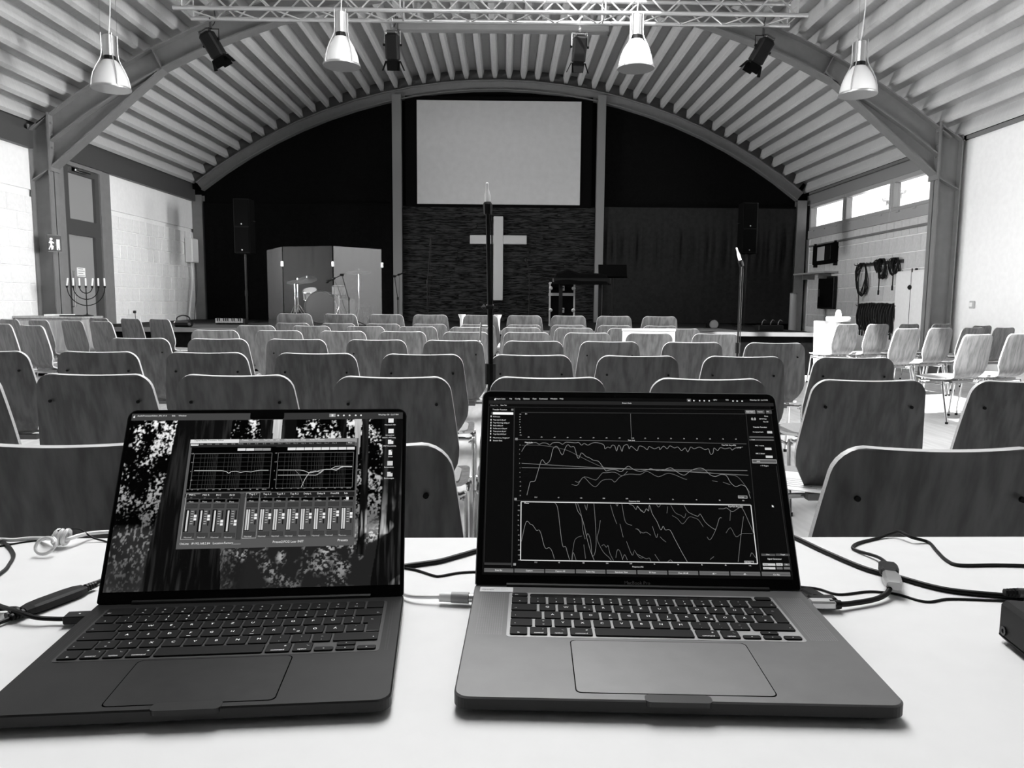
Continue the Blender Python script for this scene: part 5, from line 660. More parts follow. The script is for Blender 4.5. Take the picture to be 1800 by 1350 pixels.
def micstand(name, x, y, z0, h, lab, boom=None, r=.010, base='round', mic='dark', miclen=.15, tilt=(0, 0), mdir=None):
    t = thing(name, lab, 'microphone stand', (x, y, z0))
    q = MB(); q.cyl((0, 0, .02), (0, 0, h*.55), r, n=10); q.build('lower_tube', black, t, smooth=True)
    q = MB(); q.cyl((0, 0, h*.52), (tilt[0]*.5, tilt[1]*.5, h), r*.72, n=10); q.build('upper_tube', black, t, smooth=True)
    q = MB(); q.cyl((0, 0, h*.50), (0, 0, h*.56), r*1.8, n=10); q.build('clutch', black, t)
    if base == 'round': q = MB(); q.lathe([(.13, 0), (.13, .015), (.03, .03), (0, .03)], n=20); q.build('base', black, t)
    else:
        for k in range(3): a = k*2.09+.4; q = MB(); q.tube([(0, 0, .14), (.28*math.cos(a), .28*math.sin(a), .012)], .009, n=6); q.build('leg', black, t)
    p = Vector((tilt[0]*.5, tilt[1]*.5, h)); d = Vector((*(mdir or tilt), 1)).normalized()
    if boom:
        bv = Vector(boom); q = MB(); q.cyl(p-bv*.35, p+bv, r*.7, n=8); q.build('boom', black, t); q = MB(); q.cyl(p+Vector((-.03, 0, 0)), p+Vector((.03, 0, 0)), .022, n=8); q.build('swivel', black, t); d = bv.normalized(); p = p+bv
    q = MB(); q.lathe([(.018, -.02), (.020, .02), (.014, .03)], p, 10, tf=d.to_track_quat('Z', 'Y').to_matrix().to_4x4()); q.build('clip', black, t)
    R = d.to_track_quat('Z', 'Y').to_matrix().to_4x4()
    pr = [(0, 0), (.012, 0), (.016, miclen*.7), (.024, miclen*.75), (.026, miclen*.92), (.016, miclen*1.05), (0, miclen*1.08)] if mic != 'measure' else [(0, 0), (.0125, 0), (.0125, miclen*.55), (.0095, miclen*.66), (.0065, miclen*.8), (.0065, miclen), (.004, miclen*1.02), (0, miclen*1.02)]
    q = MB(); q.lathe(pr, p, 14, tf=R); q.build('microphone', black if mic == 'dark' else mat('mic_silver', .95, .4), t, smooth=True)
    q = MB(); q.tube([p-d*.01, p+Vector((.016, .0, -.06)), p*.8+Vector((.016, 0, 0)), p*.45+Vector((.016, .0, 0)), (.016, 0, .05)], .0035, n=6, smooth=6); q.build('cable', rubber, t)
    return t
m1 = micstand('measurement_microphone_stand', -.058, 3.15, 0, 1.45, 'tall black stand with silver measuring microphone, between the chair rows at centre', mic='measure', miclen=.105, r=.0125, tilt=(-.03, -.02))
q = MB(); q.cyl((0, 0, .965), (-.042, -.01, .968), .006, n=8); q.build('side_arm', chrome, m1)
q = MB(); q.cyl((-.04, -.01, .985), (-.046, -.01, .91), .0045, n=8); q.lathe([(0, -.008), (.008, 0), (0, .008)], (-.046, -.01, .905), 10); q.build('hanging_rod', chrome, m1)
q = MB(); q.cyl((-.02, -.01, 1.05), (.012, -.01, 1.05), .010, n=8); q.lathe([(0, -.012), (.013, 0), (0, .012)], (-.03, -.01, 1.05), 8); q.build('knob', black, m1)
micstand('measurement_microphone_stand', 1.815, 5.80, 0, 1.38, 'thin black stand with silver measuring microphone, right end of the chair block', mic='measure', miclen=.13, r=.010, mdir=(-.42, -.25))
micstand('boom_microphone_stand', -2.66, 12.85, ST, .86, 'black boom microphone stand before the right acrylic panel', boom=(-.13, 0, -.06), base='legs', tilt=(-.22, 0))
micstand('microphone_stand', -2.06, 14.5, ST, .90, 'dark microphone stand beside the left grey post of the plank wall', base='legs', tilt=(-.12, 0), boom=(.08, 0, .03))
micstand('microphone_stand', -1.50, 14.6, ST, 1.50, 'thin dark microphone stand before the left part of the plank wall', base='round', tilt=(.12, 0))
micstand('boom_microphone_stand', .47, 14.5, ST, 1.0, 'dark boom stand between the cross and the covered keyboard', base='legs', boom=(-.03, 0, .1))
for i, x in enumerate((-2.565, -2.42)):
    t = thing('instrument_stand', ('left', 'right')[i]+' one of two black A shaped instrument stands on stage', 'stand', (x, 13.5, ST))
    for k in (-1, 1): q = MB(); q.cyl((k*.02, 0, .33), (k*.09, -.05, 0), .016, n=6); q.build('leg', black, t)
    q = MB(); q.cyl((0, 0, .33), (0, .16, 0), .014, n=6); q.build('rear_leg', black, t); q = MB(); q.bbox(-.04, .04, -.03, .03, .30, .36, .01); q.build('head', black, t)
# covered keyboard, cases, music stand
t = thing('covered_keyboard', 'long stage keyboard under a black cloth cover', 'keyboard', (1.34, 13.2, ST))
q = MB(); nx, ny = 24, 6; vs = []
for j in range(ny+1):
    for i in range(nx+1):
        u, v = i/nx, j/ny; x = -.53+1.04*u
        hump = .10*math.exp(-((u-.27)/.2)**2)+.045*math.exp(-((u-.75)/.2)**2)
        edge = min(1, min(u, 1-u)*14)*min(1, min(v, 1-v)*5)
        vs.append((x, -.16+.32*v, .79+.10*edge+hump*edge-.05*(1-edge)))
q.add(vs, [(j*(nx+1)+i, j*(nx+1)+i+1, (j+1)*(nx+1)+i+1, (j+1)*(nx+1)+i) for j in range(ny) for i in range(nx)]); q.build('cover', black_matte, t, smooth=True)
q = MB(); q.bbox(-.51, .49, -.14, .14, .745, .85, .012); q.build('body', black, t)
for x in (-.36, .33):
    q = MB(); q.box(x-.03, x+.03, -.03, .03, .03, .75); q.build('leg', black, t); q = MB(); q.box(x-.03, x+.03, -.2, .2, 0, .03); q.build('foot', black, t)
def case(x, y, z, w, h, lab, num):
    t = thing('flight_case', lab, 'case', (x, y, z), 0, 'flight cases under the covered keyboard'); d = .40; e = .024
    q = MB(); q.box(-w/2+.008, w/2-.008, -d/2+.008, d/2-.008, .008, h-.008); q.build('panels', black_matte, t)
    for zz in (e/2, h-e/2):
        for yy in (-d/2, d/2): q = MB(); q.box(-w/2, w/2, yy-.004, yy+.012 if yy < 0 else yy+.004, zz-e/2, zz+e/2); q.build('edge_profile', alu, t)
    for xx in (-w/2, w/2):
        q = MB(); q.box(xx-e*.6, xx+e*.6, -d/2-.005, -d/2+e, .0, h); q.build('edge_profile', alu, t)
        q = MB(); q.lathe([(.035, -.008), (.035, .008), (.02, .014), (0, .014)], (xx*.93, -d/2-.012, h*.5), 10, tf=Matrix.Rotation(math.pi/2, 4, 'X')); q.build('latch', alu, t)
    q = MB(); q.bbox(-.045, .045, -d/2-.014, -d/2, h*.5-.045, h*.5+.045, .006); q.box(-.03, .03, -d/2-.018, -d/2-.012, h*.5+.005, h*.5+.02, 1); q.build('label_plate', [grey_plastic, black], t)
case(1.03, 13.75, ST, .44, .57, 'taller black flight case, lower one of the pair under the keyboard', 9)
case(1.03, 13.75, ST+.57, .44, .215, 'flat black flight case on top of the taller one', 9)
t = thing('music_stand', 'black music stand with solid desk right of the covered keyboard', 'music stand', (1.93, 13.5, ST))
q = MB(); R = Matrix.Translation((0, 0, .98)) @ Matrix.Rotation(-.3, 4, 'X'); q.bbox(-.26, .25, -.008, .008, -.11, .13, .004, tf=R); q.box(-.25, .25, -.07, .0, -.12, -.11, tf=R); q.build('desk', black_matte, t)
q = MB(); q.cyl((0, 0, .1), (0, 0, .9), .012, n=8); q.build('pole', black, t); legs3(t, .25, .25, 3, black)
# small things on the stage
t = thing('small_keyboard', 'small piano keyboard lying at the left of the stage front', 'keyboard', (-4.72, 13.0, ST))
q = MB(); q.bbox(-.28, .22, -.0, .2, 0, .10, .01); q.build('body', black, t)
for k in range(13): q = MB(); q.box(-.265+k*.036, -.233+k*.036, -.03, .0, .03, .105); q.build('white_key', mat('dull_key', .16, .5), t)
for k in range(12):
    if k % 7 in (2, 6): continue
    q = MB(); q.box(-.24+k*.036, -.222+k*.036, -.033, .0, .06, .112); q.build('black_key', black, t)
t = thing('floor_spotlight', 'round lamp with pale lens on the right stage floor', 'spotlight', (3.72, 13.4, ST+.06))
q = MB(); q.lathe([(.075, -.1), (.10, .1), (.10, .12), (.085, .12), (.085, .10), (0, .10)], n=20, tf=Matrix.Rotation(math.pi/2, 4, 'X')); q.build('housing', black, t, smooth=True)
q = MB(); q.lathe([(0, .105), (.08, .103)], n=18, tf=Matrix.Rotation(math.pi/2, 4, 'X')); q.build('lens', grey_plastic, t)
q = MB(); q.box(-.11, .11, -.02, .02, -.06, -.05); q.box(-.115, -.105, -.02, .02, -.06, .02); q.box(.105, .115, -.02, .02, -.06, .02); q.build('bracket', black, t)
t = thing('folded_trolley', 'dark trolley with chrome tubes at the right end of the stage', 'trolley', (4.25, 12.0, ST))
for k in (-.12, .02, .14): q = MB(); q.tube([(k, 0, .0), (k, 0, .12), (k+.05, .05, .17), (k+.1, .1, .15)], .008, n=6, smooth=4); q.build('tube', chrome, t)
q = MB(); q.bbox(-.18, .22, -.04, .16, .0, .09, .01); q.build('bag', black, t)
# white things before the stage
def candle(x, lab):
    t = thing('candle_stand', lab, 'candle stand', (x, 9.42, 0), 0, 'white candle stands before the stage')
    q = MB(); q.lathe([(.055, .52), (.022, .56), (.024, .75), (.028, .86), (.045, .90), (.050, .915), (0, .915)], n=16); q.build('column', white_plastic, t, smooth=True)
    q = MB(); q.lathe([(.020, .36), (.022, .45), (.07, .47), (.07, .52), (.0, .52)], n=16); q.build('knop', white_plastic, t, smooth=True)
    q = MB(); q.lathe([(.14, 0), (.14, .03), (.04, .06), (.03, .2), (.022, .36), (0, .36)], n=18); q.build('foot', white_plastic, t, smooth=True)
candle(-.535, 'left one of two white candle stands, half behind the stacked chairs'); candle(-.085, 'right one of two white candle stands, just behind the tall microphone')
t = thing('bistro_stand', 'white round stand with a white jar, before the stage on the right', 'stand', (4.74, 10.62, 0))
q = MB(); q.lathe([(.155, .835), (.165, .85), (.165, .89), (.155, .905), (0, .905)], n=24); q.build('top', white_plastic, t, smooth=True)
q = MB(); q.cyl((0, 0, .03), (0, 0, .84), .035, n=12); q.build('column', white_plastic, t); q = MB(); q.lathe([(.17, 0), (.17, .02), (.03, .04)], n=20); q.build('base', white_plastic, t)
tag(MB().lathe([(.045, 0), (.04, .05), (.03, .08), (.02, .095), (0, .1)], (4.74, 10.62, .906), 14).build('jar', white_plastic, smooth=True), 'small white jar standing on the round white stand', 'jar')
R = Matrix.Translation((4.80, 11.12, 0)) @ Matrix.Rotation(-.10, 4, 'X')
tag(MB().bbox(-.165, .165, -.012, .012, .0, .835, .006, tf=R).build('leaning_board', white_plastic), 'brilliant white panel leaning on the stage front beside the right chairs', 'panel')
t = thing('poster_board', 'white board standing on a seat, edging the dark chair back before it', 'board', (1.285, 6.665, .427))
q = MB(); q.bbox(-.235, .235, -.006, .006, 0, .41, .003); q.build('panel', white_plastic, t); q = MB(); q.bbox(-.24, .24, -.012, .012, .397, .421, .004); q.build('top_rail', white_plastic, t)
# ================================================================== LEFT WALL THINGS
t = thing('sideboard', 'low wooden sideboard by the left column under papers', 'sideboard', (-6.12, 10.52, 0))
q = MB(); q.bbox(-.56, .36, -.24, .24, .05, .80, .01); q.build('body', lam_wood, t); q = MB(); q.bbox(-.585, .385, -.26, .26, .80, .83, .006); q.build('top', lam_wood, t)
for k in range(2): q = MB(); q.bbox(-.53+.44*k, -.11+.44*k, -.262, -.242, .1, .77, .006); q.build('door', lam_wood, t); q = MB(); q.cyl((-.14+.09*k, -.262, .45), (-.14+.09*k, -.285, .45), .014, n=8); q.build('knob', chrome, t)
for k in range(2): q = MB(); q.box(-.5+.78*k, -.46+.78*k, -.2, .2, 0, .05); q.build('foot', black, t)
R = Matrix.Translation((-6.16, 10.45, .83)) @ Matrix.Rotation(.2, 4, 'Z')
o = MB().bbox(-.16, .16, -.11, .11, 0, .026, .003, tf=R).build('paper_stack', paper); tag(o, 'pale paper stack on the sideboard by the left column', 'papers')
R = Matrix.Translation((-5.95, 10.35, .83)) @ Matrix.Rotation(-.1, 4, 'Z')
o = MB().bbox(-.12, .12, -.07, .07, 0, .018, .003, tf=R).build('dark_folder', black); tag(o, 'thin dark folder in front of the candelabrum', 'folder')
t = thing('candelabrum', 'black seven armed candelabrum on the sideboard before the door', 'candelabrum', (-5.835, 10.55, .83))
q = MB(); q.lathe([(.08, 0), (.08, .01), (.012, .025), (.007, .05), (.007, .41)], n=16); q.build('stem', black, t, smooth=True)
for r in (.088, .175, .262):
    q = MB(); q.tube([(r*math.cos(a), 0, .405-r*.98*math.sin(a)) for a in np.linspace(0, math.pi, 22)], .0065, n=6); q.build('branch', black, t, smooth=True)
for k in range(7): q = MB(); q.lathe([(.008, .39), (.016, .402), (.016, .422), (0, .422)], ((k-3)*.0873, 0, 0), 10); q.build('holder', black, t)
nm = ('leftmost', 'second', 'third', 'middle', 'third from right', 'second from right', 'rightmost')
for k in range(7):
    tl = (.16, .02, 0, 0, .14, 0, -.02)[k]; R = Matrix.Rotation(tl, 4, 'Y')
    o = MB().lathe([(.011, 0), (.0115, .098), (.008, .105), (0, .106)], n=10, tf=R).build('candle', white_plastic, loc=(-5.835+(k-3)*.0873, 10.55, 1.252), smooth=True)
    tag(o, nm[k]+' white candle on the black candelabrum'+(', leaning' if k in (0, 4) else ''), 'candle', 'candles on the candelabrum')
t = thing('exit_sign', 'dark emergency exit sign with white running figure on the left column', 'sign', (-6.385, 10.80, 1.755)); R = Matrix.Rotation(.7, 4, 'Z')
q = MB(); q.box(-.06, .02, .0, .075, .06, .12); q.build('wall_bracket', steel, t)
q = MB(); q.bbox(-.085, .085, -.008, .008, -.02, .21, .003, tf=R); q.build('plate', mat('sign_green', .02, .4), t)
q = MB(); q.box(-.085, .085, -.012, .0, .205, .212, tf=R); q.box(-.085, .085, -.012, .0, -.027, -.02, tf=R); q.build('rail', steel, t)
q = MB(); F = lambda a, b, h: R @ Vector((a, h, b))
for pl in ([(-.06,.13),(-.035,.13),(-.02,.115),(-.03,.07),(-.05,.07)], [(-.03,.07),(-.01,.05),(-.02,.01),(-.04,.0),(-.05,.07)], [(-.07,.10),(-.055,.125),(-.045,.12),(-.06,.09)], [(-.05,.07),(-.04,.07),(-.065,.0),(-.075,.01)], [(-.02,.115),(-.003,.10),(-.006,.09),(-.025,.10)], [(.025,0),(.065,0),(.065,.15),(.025,.15)]): q.prism(pl, F, -.0105, -.008)
q.lathe([(.018, 0), (.018, .002), (0, .002)], R @ Vector((-.038, -.008, .152)), 12, tf=R @ Matrix.Rotation(math.pi/2, 4, 'X'))
q.build('pictogram', mat('sign_white', .9, .5), t)
q = MB(); q.prism([(.035, .02), (.06, .02), (.0475, -.0)], F, -.012, -.0105); q.build('arrow', mat('sign_green', .02), t)
t = thing('fuse_box', 'pale wall box high in the left rear corner with cables below', 'wall box', (-6.695, 16.03, 1.85))
q = MB(); q.bbox(0.015, .16, -.16, .17, 0, .50, .01); q.build('housing', white_plastic, t); q = MB(); q.bbox(.158, .168, -.14, .15, .02, .48, .004); q.build('cover', white_plastic, t)
q = MB(); q.tube([(.08, -.02, 0), (.08, 0, -.4), (.07, -.12, -.85), (.06, -.2, -1.18)], .02, n=8, smooth=6); q.build('conduit', white_plastic, t, smooth=True)
q = MB(); q.tube([(.12, .1, 0), (.13, .1, -.5), (.1, .02, -1.0), (.09, 0, -1.2)], .006, n=6, smooth=6); q.build('lead', rubber, t)
t = thing('wall_socket', 'white wall socket with a black plug on the left block wall', 'socket', (-6.69, 13.48, .85))
q = MB(); q.bbox(0, .03, -.07, .05, -.05, .05, .008); q.build('plate', white_plastic, t); q = MB(); q.bbox(.03, .075, .03, .075, -.03, .02, .01); q.tube([(.06, .05, -.03), (.06, .06, -.15), (.05, .02, -.3)], .006, n=6); q.build('plug', black, t)
t = thing('bag', 'small black bag with a handle on the left stage edge', 'bag', (-4.95, 11.6, ST))
q = MB(); q.bbox(-.13, .13, -.08, .08, 0, .10, .03); q.build('body', black, t); q = MB(); q.tube([(-.10, 0, .09), (-.09, 0, .15), (0, 0, .18), (.09, 0, .15), (.10, 0, .09)], .010, n=6, smooth=4); q.build('handle', black, t)
# ================================================================== RIGHT WALL THINGS
t = thing('wall_monitor', 'black bracketed monitor with a pale panel on the right block wall', 'monitor', (XR-.03, 15.4, 1.90))
q = MB(); q.bbox(-.10, -.0, -.50, .48, .0, .40, .01); q.build('frame', black_matte, t); q = MB(); q.bbox(-.112, -.10, -.12, .22, .07, .35, .004); q.build('panel', mat('panel_grey', .42, .5), t)
for y in (-.46, .5): q = MB(); q.box(-.06, .03, y-.02, y+.02, -.05, .44); q.build('bracket', black, t)
q = MB(); q.bbox(-.115, -.10, -.42, -.18, .07, .35, .004); q.build('side_grille', black, t)
t = thing('wall_shelf', 'narrow pale shelf below the monitor on the right wall', 'shelf', (XR-.02, 15.7, 1.70))
q = MB(); q.bbox(-.30, 0, -.85, .70, 0, .035, .006); q.build('board', grey_plastic, t)
for y in (-.5, .3): q = MB(); q.box(-.25, 0, y-.015, y+.015, -.10, 0); q.build('bracket', steel, t)
t = thing('dark_cabinet', 'flat black equipment cabinet hung in the right rear corner', 'cabinet', (XR-.03, 15.22, .99))
q = MB(); q.bbox(-.07, .0, -.37, .37, 0, .65, .008); q.build('body', black, t); q = MB(); q.bbox(-.085, -.07, -.33, .33, .04, .61, .005); q.build('door', black_matte, t); q = MB(); q.cyl((-.095, .25, .25), (-.095, .25, .40), .008, n=6); q.build('handle', chrome, t)
t = thing('round_post', 'pale upright tube standing before the black corner cabinet', 'post', (5.85, 15.2, 0))
q = MB(); q.cyl((0, 0, .03), (0, 0, 1.28), .07, n=16); q.build('tube', grey_plastic, t, smooth=True); q = MB(); q.lathe([(.15, 0), (.15, .03), (.07, .04)], n=16); q.build('foot', grey_plastic, t)
q = MB(); q.lathe([(.072, 1.28), (.072, 1.30), (0, 1.31)], n=16); q.build('cap', steel, t)
def rail(y0, y1, z, lab):
    t = thing('cable_rail', lab, 'rail', (XR-.02, (y0+y1)/2, z)); h = (y1-y0)/2
    q = MB(); q.box(-.03, 0, -h, h, -.03, .03); q.build('bar', mat('rail_dark', .05, .5), t); n_ = int((y1-y0)/.12)
    for k in range(n_+1): y = -h+.03+(2*h-.06)*k/n_; q = MB(); q.tube([(-.03, y, 0), (-.13, y, 0), (-.14, y, .03)], .006, n=6); q.build('hook', black, t)
rail(12.42, 13.92, 1.80, 'upper dark hook rail on the right wall with cable coils'); rail(12.40, 13.76, 1.06, 'lower dark hook rail crowded with hanging cables')
def coil(y, z, w, h, n_, lab, grp, tail=0, r=.009):
    q = MB(); rnd = random.Random(int(y*100)); pts = []
    for k in range(n_*12+1):
        a = 2*math.pi*k/12+math.pi/2; j = 1+rnd.uniform(-.08, .08)
        pts.append((XR-.06-.035*(k/(n_*12))*2-.02*math.sin(k), y+w/2*math.cos(a)*j, z-h/2+h/2*math.sin(a)*(j if math.sin(a) < .5 else 1)))
    q.tube(pts, r, n=6)
    if tail: q.tube([pts[-1], (XR-.13, y+.05, z-h*.5), (XR-.12, y+.03, z-h), (XR-.11, y+.05, z-h-tail)], r, n=6, smooth=5); q.cyl((XR-.11, y+.05, z-h-tail), (XR-.11, y+.05, z-h-tail-.08), .016, n=8)
    tag(q.build('coiled_cable', rubber, smooth=True), lab, 'cable', grp)
G1 = 'cable coils on the upper hook rail'; G2 = 'cables hanging from the lower hook rail'
coil(13.70, 1.83, .36, .58, 6, 'big oval cable coil hanging at the rear end of the upper rail', G1, .3)
coil(12.98, 1.87, .22, .34, 7, 'dense dark cable bundle at the middle of the upper rail', G1, .2)
coil(13.12, 1.86, .12, .22, 5, 'short cable loop just behind the dense middle bundle', G1)
coil(12.52, 1.86, .16, .26, 6, 'round cable coil at the near end of the upper rail', G1, .2)
coil(12.64, 1.86, .10, .28, 4, 'thin cable loop beside the near end coil of the upper rail', G1)
for k in range(14):
    y = 12.50+k*.09
    coil(y, 1.10+random.uniform(-.01, .01), .10, random.uniform(.34, .55), 3, 'black cable hanging from the lower rail, %s' % ('rightmost' if k == 0 else 'leftmost' if k == 13 else '%s from the %s' % (('second', 'third', 'fourth', 'fifth', 'sixth', 'seventh')[(k if k < 7 else 13-k)-1], 'right' if k < 7 else 'left')), G2, random.uniform(.02, .12), .011)
t = thing('white_cabinet', 'flat white two door wall cabinet beside the right steel column', 'cabinet', (XR-.03, 12.03, 0))
q = MB(); q.bbox(-.055, .0, -.46, .46, 0, 1.63, .006); q.build('body', white_plastic, t)
for y0, y1 in ((-.45, -.022), (-.008, .45)): q = MB(); q.bbox(-.072, -.055, y0, y1, .04, 1.60, .005); q.build('door', white_paint, t)
q = MB(); q.box(-.070, -.056, -.022, -.008, .04, 1.66); q.build('gap_rod', black, t); q = MB(); q.lathe([(.035, 0), (.04, .02), (.02, .04), (0, .04)], (-.072, -.015, 1.36), 12, tf=Matrix.Rotation(-math.pi/2, 4, 'Y')); q.build('knob', black, t); q = MB(); q.lathe([(.022, 0), (.022, .03), (0, .035)], (-.04, -.10, 1.63), 10); q.build('top_stud', black, t)
t = thing('thermostat', 'small grey wall control on the bare white right wall', 'control', (XR-.02, 10.5, 1.09))
q = MB(); q.bbox(-.03, 0, -.05, .05, -.055, .05, .006); q.build('plate', mat('control_grey', .45, .5), t); q = MB(); q.bbox(-.04, -.03, -.03, .03, -.03, .03, .005); q.build('button', white_plastic, t)
# ================================================================== CHAIRS
def make_shell():
    prof = spline([Vector(p+(0,)) for p in ((-.238,.815),(-.222,.74),(-.203,.65),(-.187,.56),(-.172,.48),(-.145,.425),(-.09,.402),(.02,.397),(.12,.402),(.19,.408),(.215,.40))], 4)
    S = [0]
    for a, b in zip(prof, prof[1:]): S.append(S[-1]+(b-a).length)
    # finer rows near the rounded top
    def at_s(s):
        for i in range(len(S)-1):
            if s <= S[i+1]: t = (s-S[i])/(S[i+1]-S[i]); return prof[i].lerp(prof[i+1], t)
        return prof[-1]
    E_ = S[-1]; R_ = .05
    ss = [R_*(1-math.cos(t)) for t in np.linspace(0, math.pi/2, 7)]+list(np.linspace(.075, E_-.06, 22))+[E_-.06+.06*math.sin(t) for t in np.linspace(.25, math.pi/2, 6)]
    kx = [0,.10,.20,.27,.32,.37,.41,.45,.50,.56,.64,.76,E_]; kw = [.192,.206,.218,.226,.218,.192,.168,.178,.225,.243,.247,.245,.235]
    def hw(s):
        w = np.interp(s, kx, kw)
        if s < R_: w -= R_-math.sqrt(max(R_*R_-(R_-s)**2, 0))
        e = E_-s
        if e < .06: w -= .06-math.sqrt(max(.06**2-(.06-e)**2, 0))
        return w
    NU = 8; front = []; back = []; th = .0065
    for s in ss:
        p = at_s(s); q = at_s(min(s+.01, E_)); o = at_s(max(s-.01, 0)); d = (q-o).normalized(); n = Vector((d.y, -d.x, 0))  # towards sitter / up
        n = Vector((-d.y, d.x, 0)) if (s > .5 and n.y > 0) is False and s > .5 else n
        if n.x < 0 and s < .4: n = -n
        if s >= .4 and n.y < 0: n = -n
        w = hw(s)
        for i in range(NU+1):
            u = -1+2*i/NU; dish = .016*(u*u-.4)*(1 if s < .33 else .4)
            c = p+n*dish
            front.append((u*w, (c+n*th).x, (c+n*th).y)); back.append((u*w, (c-n*th).x, (c-n*th).y))
    q = MB(); nr = len(ss); k = NU+1; n0 = len(front)
    vs = front+back; fs = []; m = []
    for j in range(nr-1):
        for i in range(NU):
            a = j*k+i; fs.append((a, a+1, a+k+1, a+k)); m.append(0); fs.append((n0+a+k, n0+a+k+1, n0+a+1, n0+a)); m.append(0)
        for i in (0, NU): a = j*k+i; fs.append((a, a+k, n0+a+k, n0+a)); m.append(1)
    for j in (0, nr-1):
        for i in range(NU): a = j*k+i; fs.append((a, n0+a, n0+a+1, a+1)); m.append(1)
    q.v, q.f, q.m = vs, fs, m
    return q
def make_chair():
    t = thing('shell_chair', 'x', 'chair', (0, 0, 0), 0, 'rows of veneer shell chairs facing the stage')
    make_shell().build('shell', [chair_wood, chair_edge], t, smooth=True)
    q = MB(); o = rrect(.43, .32, .08, 5, 0, .045); n = len(o)
    vs = [(x, y, .4045) for x, y in o]+[(x, y, .417) for x, y in o]+[(x*.95, .045+(y-.045)*.95, .4235) for x, y in o]
    q.add(vs, [tuple(range(2*n, 3*n)), tuple(range(n-1, -1, -1))]+[(a*n+i, a*n+(i+1) % n, (a+1)*n+(i+1) % n, (a+1)*n+i) for a in (0, 1) for i in range(n)]); q.build('seat_pad', fabric, t, smooth=True)
    for sx in (-1, 1):
        for y0, y1 in ((.15, .19), (-.09, -.16)):
            q = MB(); q.tube([(sx*.12, y0*.8, .372), (sx*.225, y0, .372), (sx*.246, y0, .350), (sx*.250, y1, .012)], .0105, n=8, smooth=3); q.cyl((sx*.250, y1, 0), (sx*.250, y1, .02), .013, n=8, m=1); q.build('leg', [chrome, black], t, smooth=True)
        q = MB(); q.tube([(sx*.225, -.09, .36), (sx*.242, -.06, .352), (sx*.242, .12, .352), (sx*.225, .15, .36)], .008, n=6, smooth=3); q.build('linking_bar', chrome, t, smooth=True)
    q = MB(); q.box(-.14, .14, -.11, -.08, .362, .387); q.box(-.14, .14, .10, .13, .362, .385); q.box(-.02, .02, -.10, .12, .365, .383); q.build('seat_frame', steel, t)
    for sx in (-1, 1):
        q = MB(); q.lathe([(0, -.004), (.0055, -.002), (.0055, .004)], (sx*.150, -.2295, .722), 8, tf=Matrix.Rotation(math.pi/2, 4, 'X')); q.build('screw', black, t)
    return t
proto = make_chair(); used = [False]
def chair(x, y, rz, label, z=0, skip=(), group=None):
    # x, y is the middle of the top edge
    bx_ = x-(-math.sin(rz))*-.0; px_ = x+math.sin(-rz)*.235; py_ = y+math.cos(rz)*.235
    if not used[0]:
        used[0] = True; proto.location = (px_, py_, z); proto.rotation_euler = (0, 0, rz); proto['label'] = label
        if group: proto['group'] = group
        return proto
    return dup(proto, (px_, py_, z), rz, label, group, skip)
ORD = ['leftmost', 'second from left', 'third from left', 'fourth from left', 'fifth from left', 'sixth from left', 'seventh from left', 'eighth from left', 'rightmost']
def ordn(i, n):
    return 'rightmost' if i == n-1 else ORD[i]
ROWS = [('nearest', 1.31, [-.80, -.29, .21, .79]), ('second', 2.53, [-1.91, -1.40, -.92, -.38, .15, .70, 1.25, 1.80]),
        ('third', 3.63, [-2.50, -1.98, -1.45, -.92, -.40, .13, .65, 1.17, 1.71]), ('fourth', 4.95, [-2.41, -1.89, -1.38, -.85, -.34, .19, .70, 1.25, 1.80]),
        ('fifth', 6.38, [-2.46, -1.92, -1.38, -.87, -.33, .19, .71, 1.24, 1.81]), ('sixth', 7.62, [-2.53, -1.97, -1.42, -.89, -.36, .17, .71, 1.25, 1.80])]
for rn, y, xs in ROWS:
    for i, x in enumerate(xs):
        chair(x, y+random.uniform(-.012, .012), random.uniform(-.02, .02), 'veneer shell chair in the %s row from the table, %s' % (rn, ordn(i, len(xs))), skip=() if y < 5 else ('screw',), group='chairs in the %s row from the table' % rn)
for i, x in enumerate([-2.42, -1.90, -1.39, -.86, -.31, .22, .73, 1.26, 1.78]):
    chair(x, 8.55, 0, 'lower chair of a stacked pair in the farthest row, pair %s' % ordn(i, 9), skip=('screw',), group='lower chairs of the stacked pairs')
    chair(x+.01+random.uniform(-.01, .02), 8.62, random.uniform(-.16, .06) if 0 < i < 7 else 0, 'upper chair of a stacked pair in the farthest row, pair %s' % ordn(i, 9), z=.105, skip=('screw',), group='upper chairs of the stacked pairs')
LB = [(-4.50, 7.15, 'nearest turned chair of the left block, its whole back in view'), (-5.06, 7.55, 'turned chair at the left picture edge, left of the nearest turned one'),
      (-4.62, 8.60, 'turned chair of the left block, middle row, right end'), (-5.06, 8.80, 'turned chair of the left block, middle row, second from right, before the candelabrum'), (-5.56, 8.98, 'turned chair of the left block, middle row, third from right'), (-6.05, 9.20, 'turned chair of the left block, middle row, left end at the picture edge'),
      (-4.50, 9.80, 'turned chair of the left block, rear row by the stage, right end'), (-4.96, 9.97, 'turned chair of the left block, rear row, under the wall socket'), (-5.46, 10.12, 'turned chair of the left block, rear row, left end beside the sideboard')]
for x, y, l in LB: chair(x, y, -.48, l, skip=('screw',), group='turned chairs of the left block')
